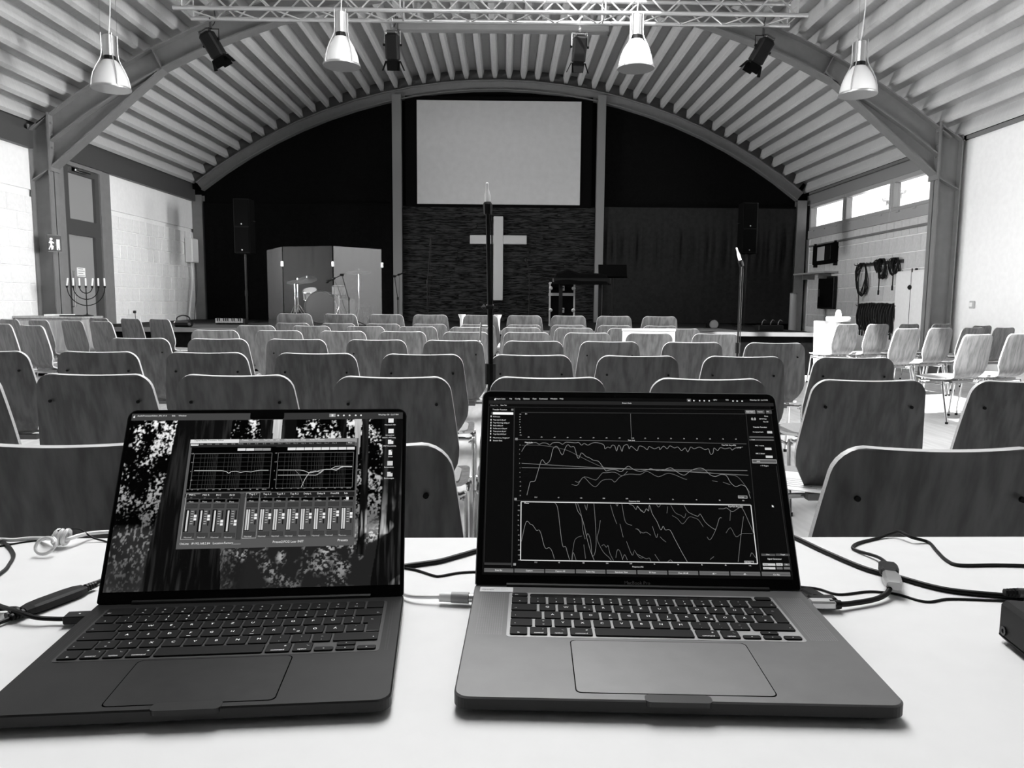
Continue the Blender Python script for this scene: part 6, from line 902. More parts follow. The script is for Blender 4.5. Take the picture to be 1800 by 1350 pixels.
RB = [(4.29, 6.72, 'nearest turned chair of the right block, with sunlit seat'), (4.86, 6.97, 'turned chair at the right picture edge, nearest row'),
      (4.50, 8.30, 'turned chair of the right block, middle row, left end'), (5.06, 8.62, 'turned chair of the right block, middle row, second from left'), (5.58, 8.85, 'turned chair of the right block, middle row, third from left'), (6.05, 9.00, 'turned chair of the right block, middle row, right end before the white wall'),
      (4.59, 9.97, 'turned chair of the right block, rear row, left end beside the white panel'), (5.07, 10.10, 'turned chair of the right block, rear row, before the hanging cables'), (5.64, 10.38, 'turned chair of the right block, rear row, before the white cabinet'), (6.17, 10.50, 'turned chair of the right block, rear row, under the steel column'), (6.30, 9.82, 'turned chair of the right block, rear row, against the white wall')]
for x, y, l in RB: chair(x, y, .40, l, skip=('screw',), group='turned chairs of the right block')
o = MB().bbox(-.105, .105, -.148, .148, 0, .003, .001, tf=Matrix.Rotation(-.5, 4, 'Z'))
for k in range(5): o.box(-.07, .05-(k % 3)*.02, -.10+k*.03, -.092+k*.03, .003, .0034, 1, tf=Matrix.Rotation(-.5, 4, 'Z'))
tag(o.build('leaflet', [paper, grey_plastic], loc=(1.10, 2.66, .426)), 'white printed leaflet lying on a seat in the second row', 'leaflet')
# ================================================================== TABLE AND LAPTOPS
TT = EYE-.3279
t = thing('table', 'wide white laminate table in the foreground', 'table', (0, .62, 0), .021)
q = MB(); q.bbox(-1.15, 1.15, -.46, .40, TT-.026, TT, .002); q.build('tabletop', table_top, t)
q = MB(); q.box(-1.05, 1.05, .30, .33, TT-.09, TT-.026); q.box(-1.05, 1.05, -.40, -.37, TT-.09, TT-.026); q.build('apron', steel_dark, t)
for x in (-1.05, 1.05):
    for y in (-.38, .31): q = MB(); q.cyl((x, y, 0), (x, y, TT-.026), .02, n=12); q.build('leg', chrome, t, smooth=True)
class UI:
    """flat printed or lit graphics on a plane, one shade per face"""
    def __init__(s): s.v = []; s.f = []; s.c = []; s.z = 0
    def quad(s, pts, g):
        s.z += .000004; n = len(s.v); s.v += [(p[0], p[1], s.z) for p in pts]; s.f.append(tuple(range(n, n+len(pts)))); s.c.append(g)
    def rect(s, r, g): s.quad([(r[0], r[1]), (r[2], r[1]), (r[2], r[3]), (r[0], r[3])], g)
    def frame(s, r, w, g):
        x0, y0, x1, y1 = r
        for q in ((x0, y0, x1, y0+w), (x0, y1-w, x1, y1), (x0, y0, x0+w, y1), (x1-w, y0, x1, y1)): s.rect(q, g)
    def line(s, pts, w, g):
        s.z += .000004
        for (a, b), (c, d) in zip(pts, pts[1:]):
            L = math.hypot(c-a, d-b) or 1; nx, ny = -(d-b)/L*w/2, (c-a)/L*w/2; n = len(s.v)
            s.v += [(a+nx, b+ny, s.z), (c+nx, d+ny, s.z), (c-nx, d-ny, s.z), (a-nx, b-ny, s.z)]; s.f.append((n, n+1, n+2, n+3)); s.c.append(g)
    def text(s, st, u, v, h, g, center=False):
        s.z += .000004; mb = MB(); text(mb, st, lambda a, b: (u+a, v+b, s.z), h, 0, center)
        n = len(s.v); s.v += mb.v; s.f += [tuple(i+n for i in f) for f in mb.f]; s.c += [g]*len(mb.f)
    def build(s, name, parent, fn, mate=None, kind=None):
        mate = mate or screen_m
        me = bpy.data.meshes.new(name); me.from_pydata([fn(p[0]*.001, p[1]*.001, p[2]) for p in s.v], [], s.f); me.materials.append(mate)
        at_ = me.color_attributes.new('shade', 'FLOAT_COLOR', 'CORNER'); tot = np.array([len(f) for f in s.f]); col = np.repeat(np.array(s.c, dtype=np.float32), tot)
        arr = np.ones((len(col), 4), np.float32); arr[:, 0] = arr[:, 1] = arr[:, 2] = col; at_.data.foreach_set('color', arr.ravel())
        return link(name, me, parent, kind=kind)
def laptop(W_, D, th, LH, x, y, a, b, lab, bodym, edgem, padm, wellm, kind):
    t = thing('laptop', lab, 'laptop', (x, y, TT), -a); fo = .012
    o = rrect(W_, D, .012, 6, 0, fo-D/2); n = len(o); sc = lambda k, z: [(px*(1-k*2/W_), (fo-D/2)+(py-(fo-D/2))*(1-k*2/D), z) for px, py in o]
    q = MB(); q.add(sc(.006, .0025)+sc(.0, .006)+sc(0, th-.0012)+sc(.0012, th), [tuple(range(3*n, 4*n)), tuple(range(n-1, -1, -1))]); 
    for k in range(3):
        for i in range(n): q.f.append((k*n+i, k*n+(i+1) % n, (k+1)*n+(i+1) % n, (k+1)*n+i)); q.m.append(1 if k < 2 else 0)
    q.build('base', [bodym, base_edge], t)
    for sx in (-1, 1):
        for yy in (-.02, -D+.045): q = MB(); q.cyl((sx*(W_/2-.04), yy, 0), (sx*(W_/2-.04), yy, .0028), .012, n=12); q.build('foot', rubber, t)
    # finger scoop, trackpad, keyboard
    yf = fo-D; q = MB(); o = rrect(.053, .012, .0045, 4, 0, yf+.0038); q.prism(o, lambda a_, b_, h: (a_, b_, h), th-.004, th+.0003); q.build('finger_notch', mat('notch_'+kind, .03 if kind == 'silver' else .02, .4, .5), t)
    pw, p0, p1 = (.160, -.130, -.223) if kind == 'silver' else (.130, -.1275, -.2015)
    q = MB(); o = rrect(pw+.0018, p0-p1+.0018, .005, 5, 0, (p0+p1)/2); q.prism(o, lambda a_, b_, h: (a_, b_, h), th-.001, th+.00012, 1); o = rrect(pw, p0-p1, .005, 5, 0, (p0+p1)/2); q.prism(o, lambda a_, b_, h: (a_, b_, h), th-.001, th+.00028, 0); q.build('trackpad', [padm, groove], t)
    kw = .2765; kt, kb = (-.0195, -.1225) if kind == 'silver' else (-.0125, -.1225); kx = 0.0
    q = MB(); o = rrect(kw+.004, kt-kb+.004, .004, 4, kx, (kt+kb)/2); q.prism(o, lambda a_, b_, h: (a_, b_, h), th-.001, th+.0002); q.build('key_well', wellm, t)
    gx0, gx1 = kw/2+.006, W_/2-.007
    for sx in (-1, 1):
        q = MB(); w_ = gx1-gx0; rows_ = int((kt-kb)/.0022); cols_ = int(w_/.0022)
        for j in range(rows_):
            for i in range(cols_):
                cx_ = sx*(gx0+.0011+i*.0022); cy_ = kt-.0011-j*.0022; r_ = .00055; q.add([(cx_-r_, cy_-r_, th+.00008), (cx_+r_, cy_-r_, th+.00008), (cx_+r_, cy_+r_, th+.00008), (cx_-r_, cy_+r_, th+.00008)], [(0, 1, 2, 3)])
        q.build('speaker_grille', mat('grille_'+kind, .22 if kind == 'silver' else .02, .5, .3), t, kind='stuff')
    rowsk = []
    U_ = kw/14.5
    if kind == 'silver': rowsk.append((.58, [(1, 'esc', 'l'), (12.5, '', 'touch'), (1, '', '')]))
    else: rowsk.append((1, [(1.5, 'esc', 'l')]+[(1, 'F%d' % i, 'f') for i in range(1, 13)]+[(1, '', '')]))
    rowsk.append((1, [(1, '^|\u00b0', '')]+[(1, c, '2') for c in ('1|!', '2|"', '3|\u00a7', '4|$', '5|%', '6|&', '7|/', '8|(', '9|)', '0|=', '\u00df|?', "'|*")]+[(1.5, '<-', 'r')]))
    rowsk.append((1, [(1.5, '->', 'l')]+[(1, c, '') for c in 'QWERTZUIOP\u00dc']+[(1, '+|*', '2'), (1, '<-', 'enter')]))
    rowsk.append((1, [(1.75, '^', 'l')]+[(1, c, '') for c in 'ASDFGHJKL\u00d6\u00c4']+[(1, "#|'", '2'), (.75, '', 'none')]))
    rowsk.append((1, [(1.25, '^', 'l'), (1, '<|>', '2')]+[(1, c, '') for c in 'YXCVBNM']+[(1, ',|;', '2'), (1, '.|:', '2'), (1, '-|_', '2'), (2.25, '^', 'r')]))
    rowsk.append((1, [(1, 'fn', 'c'), (1, 'control', 'c'), (1, 'option', 'c'), (1.25, 'command', 'c'), (5, '', ''), (1.25, 'command', 'c'), (1, 'option', 'c'), (1, '<', 'half'), (1, '^', 'ud'), (1, '>', 'half')]))
    tot = sum(r[0] for r in rowsk); UV = (kt-kb)/tot; yy = kt; g = .0013 if kind == 'silver' else .0011
    cache = {}
    for rh, ks in rowsk:
        xx = kx-kw/2; y1_ = yy; y0_ = yy-rh*UV
        for wu, lg, st_ in ks:
            x0_, x1_ = xx, xx+wu*U_; xx = x1_
            if st_ == 'none': continue
            parts = [(x0_, x1_, y0_, y1_, lg)]
            if st_ == 'half': parts = [(x0_, x1_, y0_, y0_+(y1_-y0_)*.5, lg)]
            if st_ == 'ud': parts = [(x0_, x1_, y0_, y0_+(y1_-y0_)*.5, 'v'), (x0_, x1_, y0_+(y1_-y0_)*.5, y1_, '^')]
            for (ax, bx_, ay, by_, l) in parts:
                q = MB(); cx_, cy_ = (ax+bx_)/2, (ay+by_)/2; w_, h_ = bx_-ax-2*g, by_-ay-2*g
                if st_ == 'enter':
                    ext = UV; o = [(-w_/2, -h_/2), (-w_/2, h_/2), (w_/2, h_/2), (w_/2, -h_/2-ext), (-w_/2+U_*.25, -h_/2-ext), (-w_/2+U_*.25, -h_/2)][::-1]
                else: o = rrect(w_, h_, min(.0018, h_*.3), 3)
                z0_, z1_ = th+.0002, th+.0016
                if st_ == 'touch': z1_ = th+.0006
                nn = len(o); vs = [(px, py, z0_-TT*0) for px, py in o]+[(px, py, z1_-.0003) for px, py in o]+[(px*(1-.0006/w_), py*(1-.0006/h_), z1_) for px, py in o]
                q.add(vs, [tuple(range(2*nn, 3*nn))]+[(k*nn+i, k*nn+(i+1) % nn, (k+1)*nn+(i+1) % nn, (k+1)*nn+i) for k in (0, 1) for i in range(nn)])
                if l:
                    zz = z1_+.00006; T_ = lambda s_, u0, v0, h2, c=True: text(q, s_, lambda a_, b_: (u0+a_, v0+b_, zz), h2, 1, c)
                    a_, _, b_ = l.partition('|')
                    if st_ == 'c':
                        T_(a_, 0, -h_*.36, .0021); T_({'control': '^', 'option': '-_', 'command': '#', 'fn': ''}.get(a_, ''), w_*.25, h_*.12, .0022)
                    elif st_ == 'l': T_(a_, -w_/2+.0045, -h_*.25, .0020)
                    elif st_ == 'r': T_(a_, w_/2-.004, -h_*.25, .0022)
                    elif st_ == 'f': T_(a_, 0, -h_*.32, .0014); T_('*', 0, h_*.0, .003)
                    elif b_: T_(b_, 0, h_*.12, .0024); T_(a_, 0, -h_*.35, .0026)
                    elif st_ in ('half', 'ud', 'enter'): T_(a_, 0, -.0012, .0020)
                    else:
                        T_(a_, 0, -.0012, .0034)
                        if a_ in 'FJ': q.add([(-.0018, -h_*.40, zz), (.0018, -h_*.40, zz), (.0018, -h_*.36, zz), (-.0018, -h_*.36, zz)], [(0, 1, 2, 3)], 1)
                        if a_ == 'E': T_('=', .0042, -.005, .0018)
                        if a_ == 'L': T_('@', .0042, -.005, .0022)
                q.build('touch_bar' if st_ == 'touch' else 'key', [key_m if st_ != 'touch' else black_gloss, legend], t, loc=(cx_, cy_, 0))
        yy -= rh*UV
    # hinge and lid
    sb, cb = math.sin(b), math.cos(b)
    P = lambda u, v, d=0: (u, v*sb-d*cb, th+v*cb+d*sb)      # d towards the viewer
    q = MB(); q.cyl((-W_/2+.035, .003, th-.001), (W_/2-.035, .003, th-.001), .0045, n=12); q.build('hinge', black, t)
    rtop = lambda w_, y0_, y1_, r_: [(w_/2-r_+r_*math.cos(t), y1_-r_+r_*math.sin(t)) for t in np.linspace(0, math.pi/2, 7)]+[(-w_/2+r_+r_*math.cos(t), y1_-r_+r_*math.sin(t)) for t in np.linspace(math.pi/2, math.pi, 7)]+[(-w_/2, y0_+.0015), (-w_/2+.0015, y0_), (w_/2-.0015, y0_), (w_/2, y0_+.0015)]
    o = rtop(W_, .001, LH, .010); q = MB(); q.prism(o, P, -.0052, -.0006); 
    q.build('lid', edgem, t)
    e = .0012; o = rtop(W_-2*e, .0012, LH-e, .009); q = MB(); q.prism(o, P, -.002, .0); q.build('bezel', mat('bezel', .003, .16, spec=.2), t)
    return t, P
# ---------------------------------------------------------------- silver laptop
tR, PR = laptop(.3579, .2459, .0162, .236, .1479, .7908, .0351, .532, 'silver laptop on the right with dark measurement curves on its screen', silver, silver_edge, mat('silver_pad', .16, .48, .75, noise=(9, .05)), well_s, 'silver')
ui = UI(); ui.rect((-171.5, 12.5, 171.5, 227.5), .0028); scr = ui.build('screen', tR, lambda u, v, z: PR(u, v, .0002), screen_m)
ui = UI()
for g, r in R_RECTS: ui.rect(r, g)
ui.line(R_FRAME+[R_FRAME[0]], 1.0, .7)
ui.frame((-171, 18, 171, 222), .25, .02)
for i in range(3):
    for k in range(3): ui.rect((-165+i*4-.0, 218.0, -164.2+i*4+1.4, 219.6), .10)
for i in range(9): yq = UI_SIDE[i]; ui.rect((UI_SIDE_X-.7, yq-.9, UI_SIDE_X+.7, yq+1.1), .6)
ui.quad([(158, 96.5), (158, 93.5), (159, 94.3), (159.8, 93.4), (160.2, 93.8), (159.5, 94.8), (160.3, 95)], .8)
# menu bar icons and fruit logo
def logo(u, v, s, g):
    ui.quad([(u+s*.45*math.cos(a)*(1 if not (-.6 < a < .5) else .78), v+s*.48*math.sin(a)) for a in np.linspace(-math.pi, math.pi, 21)[:-1]], g)
    ui.quad([(u, v+s*.5), (u+.25*s, v+.62*s), (u+.3*s, v+.9*s), (u+.05*s, v+.75*s)], g)
logo(-163.2, 223.9, 2.0, .9)
for u in (73.5, 79.5, 86.5, 92, 98): ui.quad([(u+.9*math.cos(a), 225.2+.9*math.sin(a)) for a in np.linspace(0, 6.283, 9)[:-1]], .8)
for u in (126, 131, 137): ui.rect((u, 224.6, u+1.8, 226), .7)
ui.build('window_panels', scr, kind='stuff', fn=lambda u, v, z: PR(u, v, .00025+z))
ui = UI()
for g, w, pts in R_CURVES: ui.line([(p.x, p.y) for p in spline([Vector((a_, b_, 0)) for a_, b_ in pts], 3)], w, g*.6)
ui.build('trace_curves', scr, kind='stuff', fn=lambda u, v, z: PR(u, v, .0007+z))
ui = UI()
for k, u, v, s, h, g in UI_TEXT:
    if k == 'R': ui.text(s, u, v, h, g)
ui.build('lettering', scr, kind='stuff', fn=lambda u, v, z: PR(u, v, .0010+z))
q = MB(); text(q, 'MacBook Pro', lambda a_, b_: PR(a_, .0045+b_, .0003), .0036, 0, True); q.build('bezel_lettering', mat('bezel_print', .16, .5), tR)
q = MB(); th = .0162
q.prism(rrect(.036, .0125, .0008, 2, -.1545, -.0095), lambda a_, b_, h: (a_, b_, h), th, th+.00025, 0)
text(q, '((po|))'.replace('|', 'q'), lambda a_, b_: (-.1705+a_, -.0112+b_, th+.0003), .0032, 1)
text(q, 'Selecta Analysis', lambda a_, b_: (-.1575+a_, -.0086+b_, th+.0003), .0017, 2); text(q, 'live sound systems', lambda a_, b_: (-.1575+a_, -.0118+b_, th+.0003), .0012, 2)
q.build('sticker', [paper, black, grey_plastic], tR)
# ---------------------------------------------------------------- dark laptop
tL, PL = laptop(.3126, .2212, .0155, .2140, -.2614, .7548, -.085, .5043, 'dark grey laptop on the left with a forest picture and mixer window', space, mat('space_edge', .035, .35, .7), space_pad, well_d, 'dark')
DU0, DU1, DV0, DV1 = -151.8, 152.0, 12.5, 209.3
def fbm(nx, ny, base, octs, rng, ax=1.0):
    out = np.zeros((ny, nx)); amp = 1; tot = 0
    for o in range(octs):
        gx, gy = int(base*2**o*ax)+2, int(base*2**o*ny/nx)+2; G = rng.random((gy, gx))
        xs = np.linspace(0, gx-1.001, nx); ys = np.linspace(0, gy-1.001, ny); xi = xs.astype(int); yi = ys.astype(int); fx = xs-xi; fy = (ys-yi)[:, None]
        fx = fx*fx*(3-2*fx); fy = fy*fy*(3-2*fy)
        out += amp*((G[yi][:, xi]*(1-fx)+G[yi][:, xi+1]*fx)*(1-fy)+(G[yi+1][:, xi]*(1-fx)+G[yi+1][:, xi+1]*fx)*fy); tot += amp; amp *= .62
    return out/tot
def forest():
    nx, ny = 430, 278; rng = np.random.default_rng(4)
    U = np.linspace(DU0, DU1, nx)[None, :]+np.zeros((ny, 1)); V = np.linspace(DV0, DV1, ny)[:, None]+np.zeros((1, nx))
    fine = fbm(nx, ny, 150, 2, rng, .9); twig = fbm(nx, ny, 90, 2, rng, 1.6); mid = fbm(nx, ny, 14, 3, rng); big = fbm(nx, ny, 5, 3, rng); bark = fbm(nx, ny, 4, 4, rng, 16)
    h = (V-DV0)/(DV1-DV0)                                  # 0 bottom, 1 top
    sky = np.clip((mid-.5)*3+(big-.5)*3+.5, 0, 1)          # where the canopy opens
    leaf = np.clip((.55*fine+.45*twig-.60+.34*(sky-.45))*7, 0, 1)
    right = np.clip((U+40)/30, 0, 1)
    lum = np.clip(.04+1.2*np.clip(h-.30, 0, 1), 0, 1)*(1-right)+right*np.clip(.05+1.15*np.clip(h-.32, 0, 1), 0, 1)
    C = leaf*lum*np.clip(.25+1.1*sky, 0, 1)*1.2
    # ground: dim fern haze on the left, bushes on the right
    gl = np.clip((.36-h)/.06, 0, 1)*(1-right); C = C*(1-gl)+gl*(.008+.03*mid+.22*np.clip((twig-.55)*7, 0, 1)*np.clip(h*3.2, .2, 1))
    gr = np.clip((.30+.04*np.sin(U*.06)-h)/.04, 0, 1)*right; bush = np.clip((fine-.50)*7, 0, 1)*np.clip((mid-.40)*5, 0, 1)
    C = C*(1-gr)+gr*(.015+.55*bush*np.clip(.18+h*3.0, 0, 1))
    hz = np.exp(-((h-.31)/.04)**2)*(U > 90)*.22; C = C+hz*(.3+mid)
    for g, poly in TRUNKS:
        ins = np.zeros((ny, nx), bool); n = len(poly)
        for i in range(n):
            (xa, ya), (xb, yb) = poly[i], poly[(i+1) % n]
            c = ((ya > V) != (yb > V)) & (U < (xb-xa)*(V-ya)/((yb-ya) if yb != ya else 1e-9)+xa); ins ^= c
        tex = np.clip((bark-.50)*3.5, 0, 1)
        C = np.where(ins, .003+g*1.1*tex if g < .3 else np.clip(g*(.5+1.4*(bark-.3)), 0, 1), C)
        if poly[0][0] > 100 and g < .3:
            patch = np.clip((mid-.50)*9, 0, 1)*np.clip((bark-.45)*6, 0, 1)*np.exp(-((h-.22)/.18)**2); C = np.where(ins, C+.6*patch, C)
    C = np.where(V > DV1-8.2, .035+.02*(U < -20), C)
    return U, V, np.clip(C, 0, 1)
U_, V_, C_ = forest(); ny, nx = C_.shape
vs = [PL(u*.001, v*.001, .0002) for u, v in zip(U_.ravel(), V_.ravel())]
fs = [(j*nx+i, j*nx+i+1, (j+1)*nx+i+1, (j+1)*nx+i) for j in range(ny-1) for i in range(nx-1)]
me = bpy.data.meshes.new('screen'); me.from_pydata(vs, [], fs); me.materials.append(screen_m)
at_ = me.color_attributes.new('shade', 'FLOAT_COLOR', 'POINT'); arr = np.ones((nx*ny, 4), np.float32); arr[:, 0] = arr[:, 1] = arr[:, 2] = C_.ravel(); at_.data.foreach_set('color', arr.ravel())
scl = link('screen', me, tL)
q = MB(); q.prism(rrect(.038, .0085, .002, 3, -.0025, .2060), PL, .0002, .0005); q.build('camera_notch', mat('bezel', .004), tL)
ui = UI()
for g, r in L_RECTS: ui.rect(r, g)
for (x0, y0, x1, y1) in L_PLOTS:
    for k in range(9): ui.rect((x0, y0+(y1-y0)*k/8-.1, x1, y0+(y1-y0)*k/8+.1), .09)
    for d in range(3):
        for m_ in range(1, 10):
            f = (d+math.log10(m_))/3.3
            if f < 1: ui.rect((x0+(x1-x0)*f-.12, y0, x0+(x1-x0)*f+.12, y1), .06)
    ui.frame((x0, y0, x1, y1), .35, .22)
for i, ((x0, y1), (x1, y0)) in enumerate(L_FADERS):
    w = 15.2; x0 = min(x0, x1)+.3; H_ = y1-y0; k_ = w/22.0; X = lambda a_: x0+a_*k_
    ui.rect((x0, y0, x0+w, y1), .075); ui.rect((x0, y1-5.5, x0+w, y1), .015)
    ui.rect((x0+w-.3, y0, x0+w, y1), .01)
    ui.rect((X(2), y1-9.2, X(20), y1-6), .0)
    if i == 11: ui.rect((X(9), y1-9, X(13), y1-6), .8)
    ui.rect((X(2.5), y1-16, X(19.5), y1-11.5), .045); ui.frame((X(2.5), y1-16, X(19.5), y1-11.5), .3, .02)
    m0, m1 = y0+9, y1-18.5; ui.rect((X(2.2), m0-1, X(9.5), m1+1), .006)
    if i < 4: ui.rect((X(5), m0, X(7.6), m1), .62)
    else: ui.rect((X(3.2), m0, X(5.5), m1), .62); ui.rect((X(6.4), m0, X(8.7), m1), .62)
    ui.rect((X(17), m0+6, X(18.8), m1), .008)
    for k in range(6): yk = m1-1-(m1-m0-9)*k/5; ui.rect((X(11), yk-.35, X(15), yk+.35), .5)
    for k in range(16): yk = m1-1-(m1-m0-9)*k/15; ui.rect((X(14), yk-.12, X(16), yk+.12), .2)
    hy = (m0+9) if i in (2, 3) else (m1-8 if i != 10 else m1-6)
    ui.rect((X(15.6), hy-3.2, X(20.4), hy+3.4), .02); ui.rect((X(15.9), hy+.3, X(20.1), hy+3.2), .85); ui.rect((X(15.9), hy-3, X(20.1), hy-.5), .85)
    ui.rect((X(2.5), y0+2.2, X(19.5), y0+7), .05); ui.frame((X(2.5), y0+2.2, X(19.5), y0+7), .25, .02)
    if i in (0, 4): ui.frame((x0, y0, x0+w, y1), .45, .45)
for i, (u, v) in enumerate(L_ICONS):
    ui.rect((u-3, v-2.6, u+3, v+2.6) if i != 3 else (u-2, v-3, u+2, v+3), .8 if i < 4 else .62); 
    if i in (2, 3, 5): ui.rect((u+.8, v+1.2, u+3.1, v+2.7), .03)
logo(-148.0, 204.4, 2.3, .9)
for u in (78, 84.5, 91, 98, 104): ui.quad([(u+1.1*math.cos(a), 204.9+1.0*math.sin(a)) for a in np.linspace(0, 6.283, 9)[:-1]], .8)
ui.rect((68, 203, 75, 207), .3); ui.rect((70.5, 203.8, 72.5, 206.2), .8)
ui.build('window_panels', scl, kind='stuff', fn=lambda u, v, z: PL(u, v, .0003+z))
ui = UI()
for g, w, pts in L_CURVES: ui.line(pts, w*1.1, g)
ui.build('trace_curves', scl, kind='stuff', fn=lambda u, v, z: PL(u, v, .0024+z*.1))
ui = UI()
for k, u, v, s, h, g in UI_TEXT:
    if k == 'L': ui.text(s, u, v, h, g)
ui.build('lettering', scl, kind='stuff', fn=lambda u, v, z: PL(u, v, .0026+z*.1))
# ================================================================== CABLES ON THE TABLE
def pts(nm): return [(x, y, TT+z) for x, y, z in CABLES[nm][1]]
def cable(nm, lab, m=rubber, name='cable', k=8):
    q = MB(); q.tube(pts(nm), CABLES[nm][0], n=8, smooth=k); return tag(q.build(name, m, smooth=True), lab, 'cable')
cable('loop_left', 'thick black cable bending in a loop at the left table edge')
w = thing('cable_with_coil', 'white cable along the back table edge, coiled in a ring', 'cable')
q = MB(); q.tube(pts('white'), CABLES['white'][0], n=8, smooth=8); q.build('cord', white_plastic, w, smooth=True)
rc = Vector((-.586, .932, TT+.0135)); ra, rb_ = Vector((1, -.1, 0)).normalized(), Vector((.05, .62, .78)).normalized()
q = MB(); q.tube([rc+ra*(.0125*math.cos(t))+rb_*(.0112*math.sin(t))+Vector((0, .004*t/7, 0)) for t in np.linspace(.5, 7.4, 30)], .0021, n=8); q.build('ring', white_plastic, w, smooth=True)
kx_, ky_, kz_ = pts('coil')[0]; q = MB()
for k in range(3): q.tube([(kx_-.006+k*.006+.002*math.cos(a), ky_+.009*math.sin(a), kz_+.002+.009*math.cos(a)) for a in np.linspace(0, 6.283, 13)[:-1]], .0028, n=6, closed=True)
q.build('knot', white_plastic, w, smooth=True)
cable('thin_left', 'thin black cable arching over the white coil at the back edge')
def plugbody(mb, a, b, w, h, m=0, taper=.7):
    """a moulded body from a to b with narrowed ends"""
    a = Vector(a); b = Vector(b); d = (b-a); L_ = d.length; d.normalize(); s = Vector((-d.y, d.x, 0)).normalized(); u = Vector((0, 0, 1)); rings = []
    for f, k in ((0, taper), (.12, .92), (.3, 1), (.7, 1), (.88, .92), (1, taper)):
        c = a+d*(L_*f); rings.append([c+s*(w/2*k*x)+u*(h/2*k*z) for x, z in ((-1,-.6),(-.7,-1),(.7,-1),(1,-.6),(1,.6),(.7,1),(-.7,1),(-1,.6))])
    vs = [v for r in rings for v in r]; n = 8; fs = [tuple(range(n-1, -1, -1)), tuple(range(5*n, 6*n))]
    for j in range(5):
        for i in range(n): fs.append((j*n+i, j*n+(i+1) % n, (j+1)*n+(i+1) % n, (j+1)*n+i))
    mb.add(vs, fs, m)
def relief(mb, p, d, r, n=4, m=0):
    d = Vector(d).normalized(); p = Vector(p)
    for k in range(n): mb.cyl(p+d*(k*.0034), p+d*(k*.0034+.0022), r*(1-.08*k), n=8, m=m)
w = thing('splitter_cable', 'black two into one splitter cable left of the dark laptop', 'cable')
A, B = [Vector((x, y, TT+z)) for x, y, z in CABLES['y_body'][1]]; mid_ = A.lerp(B, .5); dd = (B-A).normalized(); q = MB(); plugbody(q, mid_-dd*.034, mid_+dd*.034, .019, .011); q.build('moulded_body', rubber, w)
for k, nm in enumerate(('y_a', 'y_b', 'y_c')):
    P_ = [Vector(p) for p in pts(nm)]; e = mid_+(dd if nm == 'y_c' else -dd)*.036+Vector((-dd.y, dd.x, 0))*((.004, -.004, 0)[k])
    if nm == 'y_c': P_[0] = e
    else: P_[-1] = e
    q = MB(); q.tube(P_, CABLES[nm][0], n=8, smooth=8); q.build('lead', rubber, w, smooth=True)
    q = MB(); relief(q, e, (dd if nm == 'y_c' else -dd), .0048); q.build('strain_relief', rubber, w)
w = thing('usb_cable', 'black cable plugged into the left side of the dark laptop', 'cable')
q = MB(); P_ = [Vector(p) for p in pts('usb')]; q.tube(P_, CABLES['usb'][0], n=8, smooth=8); q.build('lead', rubber, w, smooth=True)
A = P_[-1]; B = A+Vector((.026, .003, .001)); q = MB(); R = Matrix.Translation(A.lerp(B, .5)) @ Matrix.Rotation(.12, 4, 'Z'); q.bbox(-.016, .014, -.0075, .0075, -.0035, .0045, .001, tf=R); q.build('plug', rubber, w); q = MB(); q.cyl(R @ Vector((-.002, 0, .0046)), R @ Vector((-.002, 0, .0049)), .0010, n=8); q.build('light', mat('plug_light', .8, .5), w)
cable('mid_thick', 'thick black cable crossing the table between both laptops'); cable('mid_thin', 'thin black cable sagging between both laptops, under the thick one')
w = thing('charging_cable', 'white cable with grey sleeved plug in the left side of the silver laptop', 'cable')
q = MB(); q.tube(pts('mid_white'), CABLES['mid_white'][0], n=8, smooth=8); q.build('lead', white_plastic, w, smooth=True)
mp_ = pts('mid_plug')
for nm, i, r_, m_ in (('sleeve', 0, .0054, white_plastic), ('plug_grip', 1, .0062, grey_plastic), ('plug_shell', 2, .0046, alu)):
    q = MB(); q.cyl(mp_[i], mp_[i+1], r_*.95, r_, n=12, m=0); q.build(nm, m_, w, smooth=True)
cable('r_thick', 'thick black cable running from behind the silver laptop to the black box')
cable('r_loop', 'flat black cable looping over the back table edge on the right'); cable('r_thin', 'thin wavy black cable right of the silver laptop')
w = thing('adapter_cable', 'black cable with bright metal plugs in the right side of the silver laptop', 'cable')
q = MB(); q.tube(pts('r_hdmi'), CABLES['r_hdmi'][0], n=10, smooth=8); q.build('lead', rubber, w, smooth=True)
A, Bm, B = [Vector((x, y, TT+z)) for x, y, z in CABLES['r_conn'][1]]; d = (B-A).normalized(); Bm = A.lerp(B, .45)
q = MB(); plugbody(q, A-d*.004, Bm, .021, .011, taper=.6); q.build('socket_half', rubber, w)
q = MB(); plugbody(q, Bm, B, .019, .011, taper=.8); q.build('plug_half', mat('plug_metal', .38, .35, .8), w)
a3 = [Vector((x, y, TT+z)) for x, y, z in CABLES['r_plug'][1]]
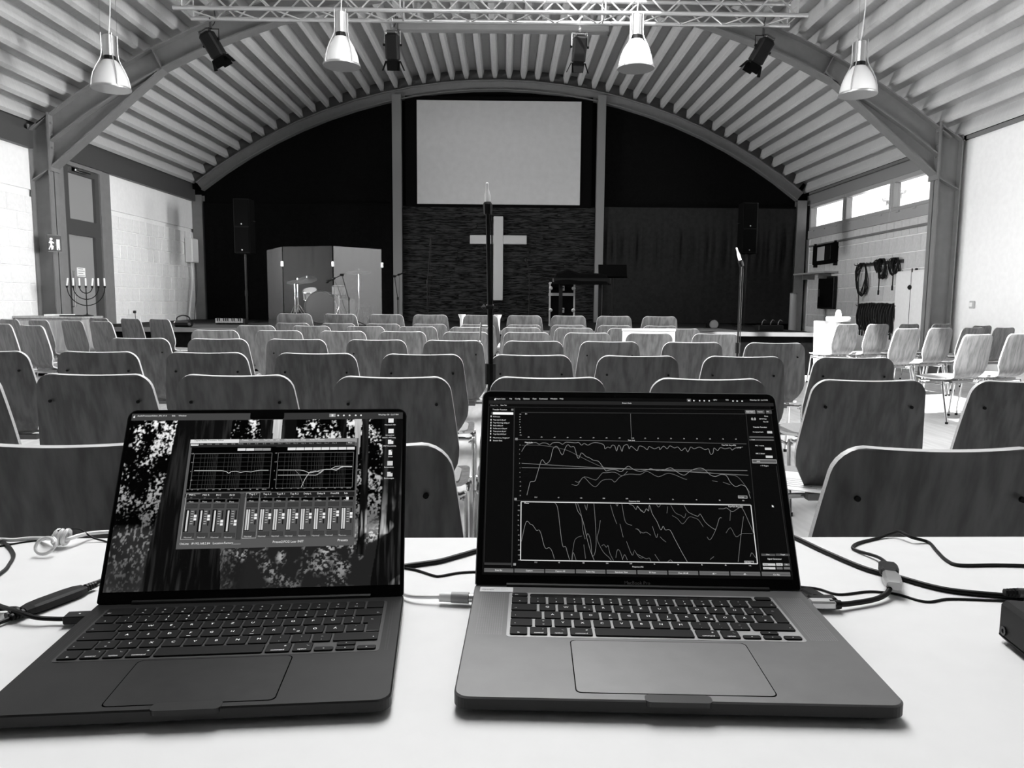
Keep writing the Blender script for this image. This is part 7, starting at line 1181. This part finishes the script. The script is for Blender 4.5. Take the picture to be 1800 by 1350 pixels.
q = MB(); R = Matrix.Translation(a3[0].lerp(a3[1], .5)) @ Matrix.Rotation(-.03, 4, 'Z'); q.bbox(-.015, .013, -.0065, .0065, -.0045, .0045, .002, tf=R); q.build('metal_plug', alu, w)
q = MB(); q.cyl(a3[1]-Vector((.002, 0, 0)), a3[2], .0052, .0046, n=12); q.build('strain_relief', rubber, w, smooth=True)
w = thing('angled_plug', 'black right angled plug at the rear right corner of the silver laptop', 'plug', (.352, .783, TT+.0075))
q = MB(); q.bbox(-.018, .012, -.007, .007, -.004, .004, .002); q.build('plug', black_gloss, w); q = MB(); q.bbox(-.012, .004, .004, .03, -.004, .004, .002, tf=Matrix.Rotation(.25, 4, 'Z')); q.build('elbow', black_gloss, w); q = MB(); q.tube([(-.01, .028, 0), (-.03, .04, 0), (-.08, .06, -.003)], .002, n=6, smooth=4); q.build('lead', rubber, w)
# audio box, cut by the right edge of the picture
A, B, Ct = [Vector((x, y, 0)) for x, y, z in CABLES['box'][1]]
ang = math.atan2(B.y-A.y, B.x-A.x)
w = thing('audio_interface', 'black box shaped audio interface at the right picture edge', 'audio box', (A.x, A.y, TT), ang)
q = MB(); q.bbox(0, .17, 0, .13, .003, .042, .004); q.build('case', black, w)
q = MB(); q.bbox(.004, .166, -.0004, .02, .0075, .0088, .0002); q.build('lower_seam', black_matte, w)
q = MB(); q.lathe([(.0045, 0), (.0045, .0008), (.0022, .0008), (.002, .0), (0, 0)], (.012, -.0005, .014), 12, tf=Matrix.Rotation(math.pi/2, 4, 'X')); q.build('side_screw', mat('screw_dark', .05, .3, .8), w)
for px_ in (.03, .14):
    for py_ in (.03, .10): q = MB(); q.cyl((px_, py_, 0), (px_, py_, .004), .008, n=10); q.build('foot', rubber, w)
w = thing('jack_plug', 'black cable plug lying behind the black audio box', 'plug', (.605, .795, TT+.010))
q = MB(); q.cyl((-.03, .004, 0), (.06, -.004, 0), .0055, n=12); q.build('barrel', mat('barrel', .05, .4), w, smooth=True); q = MB(); relief(q, (-.032, .004, 0), (-1, .1, 0), .0055); q.build('strain_relief', rubber, w)
